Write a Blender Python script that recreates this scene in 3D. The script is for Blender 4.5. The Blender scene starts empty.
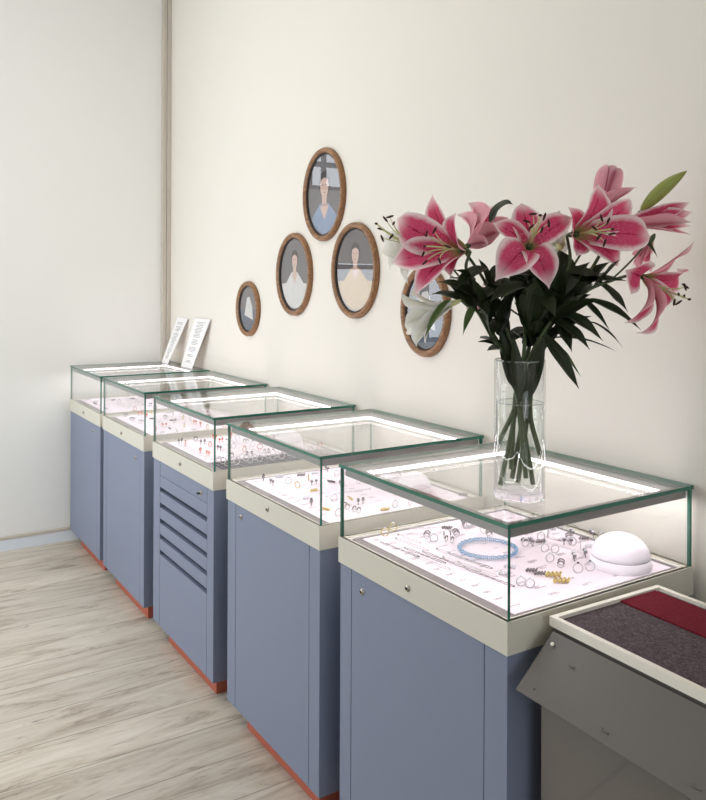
import bpy, bmesh, math, random
from mathutils import Vector, Matrix

# ---------------------------------------------------------------- camera, world, lights, exposure
S = bpy.context.scene
COL = S.collection
CAM = Vector((-1.0446, 0.0, 1.409))
AZ = 0.5612
F_PX, PX, PY, ROLL = 791.454, 341.4574, 285.3382, 0.0042
FWD = Vector((math.sin(AZ), math.cos(AZ), 0)); RGT = Vector((math.cos(AZ), -math.sin(AZ), 0)); UP = Vector((0, 0, 1))
cd = bpy.data.cameras.new('camera'); cam = bpy.data.objects.new('camera', cd); COL.objects.link(cam)
cd.sensor_fit = 'VERTICAL'; cd.sensor_height = 36.0; cd.sensor_width = 36.0
cd.lens = F_PX / 800 * 36
cd.shift_x = (353 - PX - .48) / 800
cd.shift_y = -(400 - PY) / 800
cd.clip_start = 0.02
cam.location = CAM
Mrot = Matrix((RGT, UP, -FWD)).transposed().to_4x4()
cam.matrix_world = Matrix.Translation(CAM) @ Mrot @ Matrix.Rotation(ROLL, 4, 'Z')
S.camera = cam
S.view_settings.view_transform = 'Standard'
S.view_settings.look = 'None'
S.view_settings.exposure = -0.95
S.view_settings.gamma = 1.0
S.view_settings.use_curve_mapping = False
S.cycles.transparent_max_bounces = 48
S.cycles.max_bounces = 12

W = bpy.data.worlds.new('world'); S.world = W; W.use_nodes = True
W.node_tree.nodes['Background'].inputs[0].default_value = (0.82, 0.90, 1.0, 1)
W.node_tree.nodes['Background'].inputs[1].default_value = 3.0

def area(name, loc, direction, sx, sy, power, col):
    l = bpy.data.lights.new(name, 'AREA'); l.shape = 'RECTANGLE'; l.size = sx; l.size_y = sy
    l.energy = power; l.color = col
    o = bpy.data.objects.new(name, l); COL.objects.link(o); o.location = loc
    o.rotation_euler = Vector(direction).to_track_quat('-Z', 'Z').to_euler()
    return o
# daylight through the far and left shop windows, plus two added fill lights
area('daylight_far_window', (-1.4, 4.62, 1.9), (0, -1, 0), 2.0, 1.8, 36, (0.90, 0.95, 1.0))
area('daylight_left_window', (-2.72, 3.25, 1.45), (1, 0, -.12), 2.1, 2.7, 104, (0.87, 0.945, 1.0))
area('added_near_window_fill', (-1.2, -2.75, 1.6), (0, 1, 0), 2.0, 2.4, 44, (0.93, 0.96, 1.0))  # added fill from behind the camera, brightens the far wall
area('added_ceiling_fill', (-1.2, 2.6, 3.20), (0, 0, -1), 1.2, 1.2, 28, (1.0, 0.90, 0.79))  # added warm fill from overhead, no lamp in view

# ---------------------------------------------------------------- helpers
PI = math.pi
def obj(name, bm, mats, parent=None, smooth=False):
    me = bpy.data.meshes.new(name)
    if smooth:
        for f in bm.faces: f.smooth = True
    bm.to_mesh(me); bm.free()
    for m in (mats if isinstance(mats, (list, tuple)) else [mats]): me.materials.append(m)
    o = bpy.data.objects.new(name, me); COL.objects.link(o)
    if parent: o.parent = parent
    return o
def tag(o, label, cat, group=None, kind=None):
    o['label'] = label; o['category'] = cat
    if group: o['group'] = group
    if kind: o['kind'] = kind
    return o
def empty(name, loc, label, cat, group=None):
    o = bpy.data.objects.new(name, None); COL.objects.link(o); o.location = loc; o.empty_display_size = 0.05
    return tag(o, label, cat, group)
def struct(name, bm, m, parent=None):
    o = obj(name, bm, m, parent); o['kind'] = 'structure'; return o
def box(bm, x0, x1, y0, y1, z0, z1, mi=0, bevel=0):
    vs = [bm.verts.new((x, y, z)) for x in (x0, x1) for y in (y0, y1) for z in (z0, z1)]
    idx = [(0, 1, 3, 2), (4, 6, 7, 5), (0, 4, 5, 1), (2, 3, 7, 6), (0, 2, 6, 4), (1, 5, 7, 3)]
    fs = []
    for i in idx:
        f = bm.faces.new([vs[k] for k in i]); f.material_index = mi; fs.append(f)
    if bevel:
        es = list({e for f in fs for e in f.edges})
        r = bmesh.ops.bevel(bm, geom=es, offset=bevel, segments=2, affect='EDGES', profile=0.5)
        for f in r['faces']: f.material_index = mi
    return fs
def B(*a, **k):
    bm = bmesh.new(); box(bm, *a, **k); return bm
def frames(pts):
    n = len(pts); T = []
    for i in range(n):
        d = pts[min(i + 1, n - 1)] - pts[max(i - 1, 0)]
        T.append(d.normalized() if d.length > 1e-9 else Vector((0, 0, 1)))
    r = T[0].orthogonal().normalized(); out = []
    for t in T:
        r = (r - t * r.dot(t))
        r = r.normalized() if r.length > 1e-6 else t.orthogonal().normalized()
        out.append((t, r, t.cross(r)))
    return out
def tube(bm, pts, rad, seg=8, mi=0, cap=True, closed=False):
    pts = [Vector(p) for p in pts]; fr = frames(pts); rings = []
    for i, p in enumerate(pts):
        r = rad[i] if isinstance(rad, (list, tuple)) else rad
        _, a, b = fr[i]
        rings.append([bm.verts.new(p + (a * math.cos(2 * PI * k / seg) + b * math.sin(2 * PI * k / seg)) * r) for k in range(seg)])
    m = len(rings)
    for i in range(m if closed else m - 1):
        A, Bq = rings[i], rings[(i + 1) % m]
        for k in range(seg):
            f = bm.faces.new((A[k], A[(k + 1) % seg], Bq[(k + 1) % seg], Bq[k])); f.material_index = mi; f.smooth = True
    if cap and not closed:
        for rg, rev in ((rings[0], True), (rings[-1], False)):
            f = bm.faces.new(list(reversed(rg)) if rev else rg); f.material_index = mi
def lathe(bm, prof, c=(0, 0, 0), seg=32, mi=0, sx=1, sy=1):
    rings = []
    for r, z in prof:
        if r < 1e-6: rings.append([bm.verts.new((c[0], c[1], c[2] + z))])
        else: rings.append([bm.verts.new((c[0] + sx * r * math.cos(2 * PI * k / seg), c[1] + sy * r * math.sin(2 * PI * k / seg), c[2] + z)) for k in range(seg)])
    for A, Bq in zip(rings, rings[1:]):
        for k in range(seg):
            k2 = (k + 1) % seg
            if len(A) == 1 and len(Bq) == 1: continue
            if len(A) == 1: v = (A[0], Bq[k2], Bq[k])[::-1]
            elif len(Bq) == 1: v = (A[k], A[k2], Bq[0])
            else: v = (A[k], A[k2], Bq[k2], Bq[k])
            f = bm.faces.new(v); f.material_index = mi; f.smooth = True
def ball(bm, c, r, mi=0, seg=8, sz=1.0, sx=1.0):
    n = 6
    lathe(bm, [(r * math.sin(PI * i / n), -r * sz * math.cos(PI * i / n)) for i in range(n + 1)], c, seg, mi, sx=sx)
def bez(p0, p1, p2, p3, n):
    out = []
    for i in range(n + 1):
        t = i / n; q = 1 - t
        out.append(p0 * q**3 + p1 * 3 * q * q * t + p2 * 3 * q * t * t + p3 * t**3)
    return out
def smooth_path(ctrl, n=8):
    c = [Vector(p) for p in ctrl]; c = [c[0] * 2 - c[1]] + c + [c[-1] * 2 - c[-2]]; out = []
    for i in range(1, len(c) - 2):
        for k in range(n):
            t = k / n
            out.append(0.5 * ((2 * c[i]) + (c[i + 1] - c[i - 1]) * t + (2 * c[i - 1] - 5 * c[i] + 4 * c[i + 1] - c[i + 2]) * t * t + (3 * c[i] - c[i - 1] - 3 * c[i + 1] + c[i + 2]) * t**3))
    out.append(c[-2]); return out
# position seen in direction (u, v) of the survey photo at a distance measured along the view axis
def view_ray(u, v):
    uu, vv = u - 353, v - 400
    a = 353 + uu * math.cos(ROLL) + vv * math.sin(ROLL); b = 400 - uu * math.sin(ROLL) + vv * math.cos(ROLL)
    return FWD + RGT * ((a - PX) / F_PX) + UP * (-(b - PY) / F_PX)
def at_depth(u, v, d): return CAM + view_ray(u, v) * d
def at_x(u, v, x): r = view_ray(u, v); return CAM + r * ((x - CAM.x) / r.x)
def at_z(u, v, z): r = view_ray(u, v); return CAM + r * ((z - CAM.z) / r.z)

# ---------------------------------------------------------------- materials
def srgb(r, g, b):
    f = lambda c: (c / 255 / 12.92) if c / 255 <= 0.04045 else ((c / 255 + 0.055) / 1.055) ** 2.4
    return (f(r), f(g), f(b), 1)
def mat(name, col, rough=0.5, metal=0.0, spec=0.5, noise=0, nscale=40, bump=0, bscale=200, **k):
    m = bpy.data.materials.new(name); m.use_nodes = True; nt = m.node_tree; b = nt.nodes['Principled BSDF']
    b.inputs['Base Color'].default_value = col; b.inputs['Roughness'].default_value = rough
    b.inputs['Metallic'].default_value = metal; b.inputs['Specular IOR Level'].default_value = spec
    for kk, vv in k.items(): b.inputs[kk.replace('_', ' ')].default_value = vv
    geo = nt.nodes.new('ShaderNodeNewGeometry')
    if noise:
        n = nt.nodes.new('ShaderNodeTexNoise'); n.inputs['Scale'].default_value = nscale; n.inputs['Detail'].default_value = 5
        nt.links.new(geo.outputs['Position'], n.inputs['Vector'])
        mx = nt.nodes.new('ShaderNodeMix'); mx.data_type = 'RGBA'
        mx.inputs[6].default_value = tuple(c * (1 - noise) for c in col[:3]) + (1,)
        mx.inputs[7].default_value = tuple(min(1, c * (1 + noise)) for c in col[:3]) + (1,)
        nt.links.new(n.outputs['Fac'], mx.inputs[0]); nt.links.new(mx.outputs[2], b.inputs['Base Color'])
    if bump:
        n = nt.nodes.new('ShaderNodeTexNoise'); n.inputs['Scale'].default_value = bscale; n.inputs['Detail'].default_value = 3
        nt.links.new(geo.outputs['Position'], n.inputs['Vector'])
        bp = nt.nodes.new('ShaderNodeBump'); bp.inputs['Strength'].default_value = bump; bp.inputs['Distance'].default_value = 0.002
        nt.links.new(n.outputs['Fac'], bp.inputs['Height']); nt.links.new(bp.outputs['Normal'], b.inputs['Normal'])
    return m
def emis(name, col, s):
    m = bpy.data.materials.new(name); m.use_nodes = True; nt = m.node_tree; nt.nodes.clear()
    e = nt.nodes.new('ShaderNodeEmission'); e.inputs[0].default_value = col; e.inputs[1].default_value = s
    o = nt.nodes.new('ShaderNodeOutputMaterial'); nt.links.new(e.outputs[0], o.inputs[0]); return m
def clear_glass(name, tint=(0.992, 0.997, 0.995, 1), ior=1.5, rough=0.0, boost=0.0):
    m = bpy.data.materials.new(name); m.use_nodes = True; nt = m.node_tree; nt.nodes.clear()
    t = nt.nodes.new('ShaderNodeBsdfTransparent'); t.inputs[0].default_value = tint
    g = nt.nodes.new('ShaderNodeBsdfGlossy'); g.inputs['Roughness'].default_value = rough
    fr = nt.nodes.new('ShaderNodeFresnel'); fr.inputs[0].default_value = ior
    geo = nt.nodes.new('ShaderNodeNewGeometry')
    # fresnel of the outer surface from both sides of the pane
    fl = nt.nodes.new('ShaderNodeMix'); fl.data_type = 'FLOAT'
    fr2 = nt.nodes.new('ShaderNodeFresnel'); fr2.inputs[0].default_value = 1.0 / ior
    lw = nt.nodes.new('ShaderNodeLayerWeight'); lw.inputs[0].default_value = 0.5
    pw = nt.nodes.new('ShaderNodeMath'); pw.operation = 'POWER'; pw.inputs[1].default_value = 5
    nt.links.new(lw.outputs['Facing'], pw.inputs[0])
    ma = nt.nodes.new('ShaderNodeMath'); ma.operation = 'MULTIPLY_ADD'
    f0 = ((ior - 1) / (ior + 1)) ** 2 + boost
    ma.inputs[1].default_value = 1 - f0; ma.inputs[2].default_value = f0
    nt.links.new(pw.outputs[0], ma.inputs[0])
    for n in (fr, fr2, fl, geo): nt.nodes.remove(n)
    mx = nt.nodes.new('ShaderNodeMixShader'); o = nt.nodes.new('ShaderNodeOutputMaterial')
    nt.links.new(ma.outputs[0], mx.inputs[0]); nt.links.new(t.outputs[0], mx.inputs[1]); nt.links.new(g.outputs[0], mx.inputs[2])
    nt.links.new(mx.outputs[0], o.inputs[0]); return m

def wall_material():
    m = mat('wall_paint', srgb(232, 226, 215), 0.85, spec=0.2, noise=0.015, nscale=1.5, bump=0.15, bscale=260)
    return m
PLX, PLY = 0.75, 0.05
def plank_material():
    m = bpy.data.materials.new('oak_planks'); m.use_nodes = True; nt = m.node_tree; b = nt.nodes['Principled BSDF']
    L = nt.links.new; N = nt.nodes.new
    geo = N('ShaderNodeNewGeometry')
    br = N('ShaderNodeTexBrick'); br.inputs['Scale'].default_value = 1.0
    br.inputs['Brick Width'].default_value = 2.05; br.inputs['Row Height'].default_value = 0.185
    br.inputs['Mortar Size'].default_value = 0.0013; br.offset = 0.43; br.offset_frequency = 2
    br.inputs['Color1'].default_value = (0.2, 0.2, 0.2, 1); br.inputs['Color2'].default_value = (0.8, 0.8, 0.8, 1)
    br.inputs['Mortar'].default_value = (0.5, 0.5, 0.5, 1); br.inputs['Bias'].default_value = 0
    sh = N('ShaderNodeVectorMath'); sh.operation = 'ADD'; sh.inputs[1].default_value = (PLX, PLY, 0); L(geo.outputs['Position'], sh.inputs[0]); L(sh.outputs[0], br.inputs['Vector'])
    # long grain along x, offset per plank
    mp = N('ShaderNodeMapping'); mp.inputs['Scale'].default_value = (1.3, 8.0, 1); L(geo.outputs['Position'], mp.inputs['Vector'])
    ad = N('ShaderNodeVectorMath'); ad.operation = 'MULTIPLY_ADD'; ad.inputs[1].default_value = (7, 3, 11)
    L(br.outputs['Color'], ad.inputs[0]); L(mp.outputs[0], ad.inputs[2])
    n1 = N('ShaderNodeTexNoise'); n1.inputs['Scale'].default_value = 2.2; n1.inputs['Detail'].default_value = 10; n1.inputs['Roughness'].default_value = 0.7; n1.inputs['Distortion'].default_value = 0.9
    L(ad.outputs[0], n1.inputs['Vector'])
    r1 = N('ShaderNodeValToRGB'); e = r1.color_ramp.elements
    e[0].position = 0.30; e[0].color = srgb(146, 130, 112); e[1].position = 0.66; e[1].color = srgb(220, 213, 199)
    q = e.new(0.46); q.color = srgb(203, 192, 175)
    L(n1.outputs['Fac'], r1.inputs[0])
    # dark splits and knots
    mp2 = N('ShaderNodeMapping'); mp2.inputs['Scale'].default_value = (2.2, 12.0, 1); L(geo.outputs['Position'], mp2.inputs['Vector'])
    n2 = N('ShaderNodeTexNoise'); n2.inputs['Scale'].default_value = 2.0; n2.inputs['Detail'].default_value = 6; n2.inputs['Roughness'].default_value = 0.7; n2.inputs['Distortion'].default_value = 1.2
    L(mp2.outputs[0], n2.inputs['Vector'])
    r2 = N('ShaderNodeValToRGB'); e = r2.color_ramp.elements
    e[0].position = 0.29; e[0].color = (0.28, 0.23, 0.2, 1); e[1].position = 0.40; e[1].color = (1, 1, 1, 1)
    L(n2.outputs['Fac'], r2.inputs[0])
    mu = N('ShaderNodeMix'); mu.data_type = 'RGBA'; mu.blend_type = 'MULTIPLY'; mu.inputs[0].default_value = 0.75
    L(r1.outputs[0], mu.inputs[6]); L(r2.outputs[0], mu.inputs[7])
    # plank tone
    tone = N('ShaderNodeMix'); tone.data_type = 'RGBA'; tone.blend_type = 'MULTIPLY'; tone.inputs[0].default_value = 1
    mr = N('ShaderNodeMapRange'); mr.inputs[1].default_value = 0.2; mr.inputs[2].default_value = 0.8; mr.inputs[3].default_value = 0.9; mr.inputs[4].default_value = 1.05
    L(br.outputs['Color'], mr.inputs[0]); L(mu.outputs[2], tone.inputs[6]); L(mr.outputs[0], tone.inputs[7])
    sm = N('ShaderNodeMix'); sm.data_type = 'RGBA'; sm.inputs[7].default_value = srgb(122, 111, 98)
    L(br.outputs['Fac'], sm.inputs[0]); L(tone.outputs[2], sm.inputs[6]); L(sm.outputs[2], b.inputs['Base Color'])
    b.inputs['Roughness'].default_value = 0.5; b.inputs['Specular IOR Level'].default_value = 0.35
    bp = N('ShaderNodeBump'); bp.inputs['Strength'].default_value = 0.12; bp.inputs['Distance'].default_value = 0.003
    L(n1.outputs['Fac'], bp.inputs['Height']); L(bp.outputs[0], b.inputs['Normal'])
    return m
def petal_material(name, inner, mid, edge, outer, speck, specks=0.6):
    m = bpy.data.materials.new(name); m.use_nodes = True; nt = m.node_tree; b = nt.nodes['Principled BSDF']
    L = nt.links.new; N = nt.nodes.new
    uv = N('ShaderNodeUVMap'); sp = N('ShaderNodeSeparateXYZ'); L(uv.outputs[0], sp.inputs[0])
    # distance from the midrib 0..1
    a = N('ShaderNodeMath'); a.operation = 'MULTIPLY_ADD'; a.inputs[1].default_value = 2; a.inputs[2].default_value = -1; L(sp.outputs[0], a.inputs[0])
    ab = N('ShaderNodeMath'); ab.operation = 'ABSOLUTE'; L(a.outputs[0], ab.inputs[0])
    geo = N('ShaderNodeNewGeometry')
    nz = N('ShaderNodeTexNoise'); nz.inputs['Scale'].default_value = 90; nz.inputs['Detail'].default_value = 3; L(geo.outputs['Position'], nz.inputs['Vector'])
    j = N('ShaderNodeMath'); j.operation = 'MULTIPLY_ADD'; j.inputs[1].default_value = 0.22; L(nz.outputs['Fac'], j.inputs[0]); L(ab.outputs[0], j.inputs[2])
    r = N('ShaderNodeValToRGB'); e = r.color_ramp.elements
    e[0].position = 0.10; e[0].color = inner; e[1].position = 1.02; e[1].color = edge
    q = e.new(0.18); q.color = mid; q = e.new(0.72); q.color = mid
    L(j.outputs[0], r.inputs[0])
    # towards the tip the pink fades into the edge colour, at the base into green-yellow
    tp = N('ShaderNodeMapRange'); tp.interpolation_type = 'SMOOTHSTEP'; tp.inputs[1].default_value = 0.66; tp.inputs[2].default_value = 1.0; L(sp.outputs[1], tp.inputs[0])
    m1 = N('ShaderNodeMix'); m1.data_type = 'RGBA'; L(tp.outputs[0], m1.inputs[0]); L(r.outputs[0], m1.inputs[6]); m1.inputs[7].default_value = edge
    bs = N('ShaderNodeMapRange'); bs.interpolation_type = 'SMOOTHSTEP'; bs.inputs[1].default_value = 0.05; bs.inputs[2].default_value = 0.24; bs.inputs[3].default_value = 1; bs.inputs[4].default_value = 0; L(sp.outputs[1], bs.inputs[0])
    m2 = N('ShaderNodeMix'); m2.data_type = 'RGBA'; L(bs.outputs[0], m2.inputs[0]); L(m1.outputs[2], m2.inputs[6]); m2.inputs[7].default_value = srgb(186, 176, 112)
    # freckles
    vo = N('ShaderNodeTexVoronoi'); vo.inputs['Scale'].default_value = 260; L(geo.outputs['Position'], vo.inputs['Vector'])
    th = N('ShaderNodeMath'); th.operation = 'LESS_THAN'; th.inputs[1].default_value = 0.25; L(vo.outputs['Distance'], th.inputs[0])
    zn = N('ShaderNodeMapRange'); zn.inputs[1].default_value = 0.75; zn.inputs[2].default_value = 0.35; L(sp.outputs[1], zn.inputs[0])
    zm = N('ShaderNodeMath'); zm.operation = 'MULTIPLY'; L(th.outputs[0], zm.inputs[0]); L(zn.outputs[0], zm.inputs[1])
    zk = N('ShaderNodeMath'); zk.operation = 'MULTIPLY'; zk.inputs[1].default_value = specks; L(zm.outputs[0], zk.inputs[0])
    m3 = N('ShaderNodeMix'); m3.data_type = 'RGBA'; L(zk.outputs[0], m3.inputs[0]); L(m2.outputs[2], m3.inputs[6]); m3.inputs[7].default_value = speck
    # outside of the petal
    ro = N('ShaderNodeValToRGB'); e = ro.color_ramp.elements
    e[0].position = 0.0; e[0].color = tuple(c * d for c, d in zip(outer[:3], (.62, .28, .38))) + (1,) if outer[1] < .7 else tuple(.8 * c for c in outer[:3]) + (1,); e[1].position = 0.8; e[1].color = tuple(min(.92, c * 1.25) for c in outer[:3]) + (1,); q = e.new(.3); q.color = outer
    L(ab.outputs[0], ro.inputs[0])
    mo = N('ShaderNodeMix'); mo.data_type = 'RGBA'; L(geo.outputs['Backfacing'], mo.inputs[0]); L(m3.outputs[2], mo.inputs[6])
    mt = N('ShaderNodeMix'); mt.data_type = 'RGBA'; L(tp.outputs[0], mt.inputs[0]); L(ro.outputs[0], mt.inputs[6]); mt.inputs[7].default_value = edge; L(mt.outputs[2], mo.inputs[7])
    L(mo.outputs[2], b.inputs['Base Color']); b.inputs['Roughness'].default_value = 0.5; b.inputs['Specular IOR Level'].default_value = 0.22
    # fine lengthwise veins
    wv = N('ShaderNodeTexWave'); wv.inputs['Scale'].default_value = 7; wv.inputs['Distortion'].default_value = 0.8; L(uv.outputs[0], wv.inputs['Vector'])
    bp = N('ShaderNodeBump'); bp.inputs['Strength'].default_value = 0.25; bp.inputs['Distance'].default_value = 0.0015; L(wv.outputs['Fac'], bp.inputs['Height']); L(bp.outputs[0], b.inputs['Normal'])
    tr = N('ShaderNodeBsdfTranslucent'); L(mo.outputs[2], tr.inputs[0])
    ms = N('ShaderNodeMixShader'); ms.inputs[0].default_value = 0.22
    out = nt.nodes['Material Output']; L(b.outputs[0], ms.inputs[1]); L(tr.outputs[0], ms.inputs[2]); L(ms.outputs[0], out.inputs[0])
    return m
def leaf_material(name, c1, c2):
    m = bpy.data.materials.new(name); m.use_nodes = True; nt = m.node_tree; b = nt.nodes['Principled BSDF']
    L = nt.links.new; N = nt.nodes.new
    uv = N('ShaderNodeUVMap'); sp = N('ShaderNodeSeparateXYZ'); L(uv.outputs[0], sp.inputs[0])
    wv = N('ShaderNodeMath'); wv.operation = 'MULTIPLY'; wv.inputs[1].default_value = 7 * 2 * PI; L(sp.outputs[0], wv.inputs[0])
    sn = N('ShaderNodeMath'); sn.operation = 'SINE'; L(wv.outputs[0], sn.inputs[0])
    mr = N('ShaderNodeMapRange'); mr.inputs[1].default_value = -1; mr.inputs[2].default_value = 1; L(sn.outputs[0], mr.inputs[0])
    mx = N('ShaderNodeMix'); mx.data_type = 'RGBA'; mx.inputs[6].default_value = c1; mx.inputs[7].default_value = c2
    L(mr.outputs[0], mx.inputs[0]); L(mx.outputs[2], b.inputs['Base Color'])
    b.inputs['Roughness'].default_value = 0.42; b.inputs['Specular IOR Level'].default_value = 0.35
    bp = N('ShaderNodeBump'); bp.inputs['Strength'].default_value = 0.3; bp.inputs['Distance'].default_value = 0.001; L(mr.outputs[0], bp.inputs['Height']); L(bp.outputs[0], b.inputs['Normal'])
    return m
def felt_material(name, c, c2):
    m = mat(name, c, 0.95, spec=0.1, bump=0.8, bscale=900); nt = m.node_tree; b = nt.nodes['Principled BSDF']
    geo = nt.nodes.new('ShaderNodeNewGeometry'); n = nt.nodes.new('ShaderNodeTexNoise'); n.inputs['Scale'].default_value = 160; n.inputs['Detail'].default_value = 6; n.inputs['Roughness'].default_value = 0.75; n.inputs['Distortion'].default_value = 1.5
    nt.links.new(geo.outputs['Position'], n.inputs['Vector'])
    r = nt.nodes.new('ShaderNodeValToRGB'); e = r.color_ramp.elements; e[0].position = 0.4; e[0].color = c; e[1].position = 0.68; e[1].color = c2
    nt.links.new(n.outputs['Fac'], r.inputs[0]); nt.links.new(r.outputs[0], b.inputs['Base Color']); return m
def wood_material(name, c1, c2):
    m = mat(name, c1, 0.38, spec=0.5); nt = m.node_tree; b = nt.nodes['Principled BSDF']
    geo = nt.nodes.new('ShaderNodeNewGeometry'); mp = nt.nodes.new('ShaderNodeMapping'); mp.inputs['Scale'].default_value = (60, 8, 60)
    n = nt.nodes.new('ShaderNodeTexNoise'); n.inputs['Scale'].default_value = 2.5; n.inputs['Detail'].default_value = 6; n.inputs['Distortion'].default_value = 1
    nt.links.new(geo.outputs['Position'], mp.inputs[0]); nt.links.new(mp.outputs[0], n.inputs['Vector'])
    r = nt.nodes.new('ShaderNodeValToRGB'); e = r.color_ramp.elements; e[0].position = 0.35; e[0].color = c1; e[1].position = 0.65; e[1].color = c2
    nt.links.new(n.outputs['Fac'], r.inputs[0]); nt.links.new(r.outputs[0], b.inputs['Base Color']); return m

M = {}
M['wall'] = wall_material()
M['wall_bounce_cut'] = mat('bounce_cut_wall_paint', srgb(150, 146, 142), 0.85, spec=0.2, noise=0.02, nscale=2)  # unseen walls made darker to cut the light they bounce back
M['wall_cool'] = mat('cool_wall_paint', srgb(238, 237, 232), 0.85, spec=0.2, noise=0.012, nscale=1.5, bump=0.15, bscale=260)
M['floor'] = plank_material()
M['ceiling'] = mat('ceiling_paint', srgb(235, 232, 225), 0.9, spec=0.1, noise=0.01, nscale=3)
M['blue'] = mat('blue_grey_lacquer', srgb(126, 134, 155), 0.42, spec=0.4, noise=0.012, nscale=3, bump=0.04, bscale=400)
M['slot_shade'] = mat('painted_slot_shade', srgb(50, 56, 72), 0.7, noise=0.02)  # cabinet blue darkened to carry the shade of the drawer slots
M['kick'] = mat('terracotta_plinth', srgb(184, 96, 72), 0.5, noise=0.05, nscale=8)
M['cream'] = mat('cream_powder_coat', srgb(212, 207, 192), 0.45, spec=0.4, noise=0.01, nscale=6)
M['liner'] = mat('grey_liner', srgb(128, 122, 122), 0.7, noise=0.04, nscale=30)
M['ledge'] = mat('white_ledge', srgb(240, 238, 234), 0.4, noise=0.01)
M['paper'] = mat('pale_paper', srgb(242, 229, 238), 0.8, spec=0.2, noise=0.012, nscale=5)
M['card'] = mat('white_card', srgb(243, 241, 238), 0.7, spec=0.25, noise=0.01, nscale=5)
M['ink'] = mat('grey_ink', srgb(104, 96, 106), 0.8, noise=0.1)
M['ink_dark'] = mat('dark_ink', srgb(92, 94, 104), 0.8, noise=0.1)
M['bar'] = mat('light_bar_aluminium', srgb(150, 147, 144), 0.5, metal=0.35, noise=0.02, nscale=60)
M['led'] = emis('led_diffuser', (1.0, 0.935, 0.955, 1), 24.0)
M['glass'] = clear_glass('case_glass')
M['glass_edge'] = mat('green_glass_edge', srgb(30, 108, 88), 0.12, spec=0.8, noise=0.15, nscale=40)
M['picture_glass'] = clear_glass('picture_glass', (1, 1, 1, 1), boost=0.09)
M['window_glass'] = clear_glass('window_glass')
M['silver'] = mat('silver', srgb(206, 201, 204), 0.30, metal=0.75, noise=0.05)
M['steel'] = mat('steel_lock', srgb(176, 168, 156), 0.28, metal=1.0, noise=0.05)
M['lock_core'] = mat('lock_core', srgb(58, 52, 46), 0.4, metal=0.6, noise=0.05)
M['gold'] = mat('gold', srgb(208, 186, 122), 0.3, metal=0.8, noise=0.05)
M['rose'] = mat('rose_gold', srgb(206, 140, 120), 0.25, metal=1.0, noise=0.05)
M['dark_silver'] = mat('oxidised_silver', srgb(128, 121, 124), 0.35, metal=0.8, noise=0.1)
M['gem_clear'] = mat('pale_gem', srgb(225, 226, 235), 0.08, spec=1.0, noise=0.05)
M['gem_dark'] = mat('dark_gem', srgb(48, 38, 46), 0.1, spec=1.0, noise=0.1)
M['gem_red'] = mat('coral_gem', srgb(196, 84, 70), 0.15, spec=0.8, noise=0.1)
M['gem_blue'] = mat('blue_bead', srgb(146, 182, 214), 0.18, spec=0.8, noise=0.22, nscale=170)
M['dome'] = mat('white_plastic', srgb(246, 238, 246), 0.3, spec=0.5, noise=0.005)
M['slate'] = mat('slate_grey_stand', srgb(96, 94, 98), 0.6, noise=0.2, nscale=90)
M['wood'] = wood_material('frame_wood', srgb(114, 76, 46), srgb(164, 120, 78))
M['frame_lip'] = mat('dark_frame_lip', srgb(48, 36, 30), 0.5, noise=0.05)
M['conduit'] = mat('conduit_paint', srgb(196, 188, 176), 0.6, noise=0.02)
M['skirting'] = mat('skirting_paint', srgb(226, 232, 238), 0.5, noise=0.01)
M['trim'] = mat('beige_trim', srgb(200, 192, 178), 0.6, noise=0.02)
M['felt_grey'] = felt_material('charcoal_felt', srgb(70, 60, 63), srgb(128, 114, 118))
M['felt_red'] = felt_material('burgundy_felt', srgb(108, 28, 42), srgb(134, 44, 56))
M['metal_grey'] = mat('grey_sheet_metal', srgb(92, 88, 84), 0.5, metal=0.1, noise=0.03, nscale=5)
M['metal_brown'] = mat('taupe_panel', srgb(112, 105, 98), 0.55, noise=0.02, nscale=5)
M['white_metal'] = mat('white_frame_paint', srgb(236, 230, 216), 0.4, noise=0.01)
M['pale_stand'] = mat('frosted_stand', srgb(236, 234, 238), 0.25, noise=0.01)
M['pink_petal'] = petal_material('pink_petal', srgb(176, 18, 66), srgb(216, 76, 116), srgb(248, 226, 226), srgb(228, 164, 174), srgb(240, 190, 214))
M['white_petal'] = petal_material('white_petal', srgb(206, 212, 176), srgb(238, 236, 226), srgb(246, 244, 238), srgb(232, 232, 218), srgb(232, 222, 206), 0.2)
M['leaf'] = leaf_material('lily_leaf', srgb(32, 42, 22), srgb(44, 56, 30))
M['leaf_light'] = leaf_material('young_lily_leaf', srgb(62, 84, 40), srgb(86, 108, 54))
M['stem'] = mat('lily_stem_green', srgb(62, 84, 44), 0.5, noise=0.25, nscale=60)
M['stem_dark'] = mat('lily_stem_dark', srgb(72, 86, 50), 0.5, noise=0.25, nscale=60)
M['bud'] = mat('green_bud', srgb(142, 150, 70), 0.45, noise=0.18, nscale=45)
M['anther'] = mat('brown_anther', srgb(62, 26, 24), 0.8, noise=0.2, nscale=300)
M['filament'] = mat('pale_green_filament', srgb(206, 208, 150), 0.5, noise=0.05)
M['vase_glass'] = clear_glass('vase_glass', (0.975, 0.985, 0.98, 1), 1.5)

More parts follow.
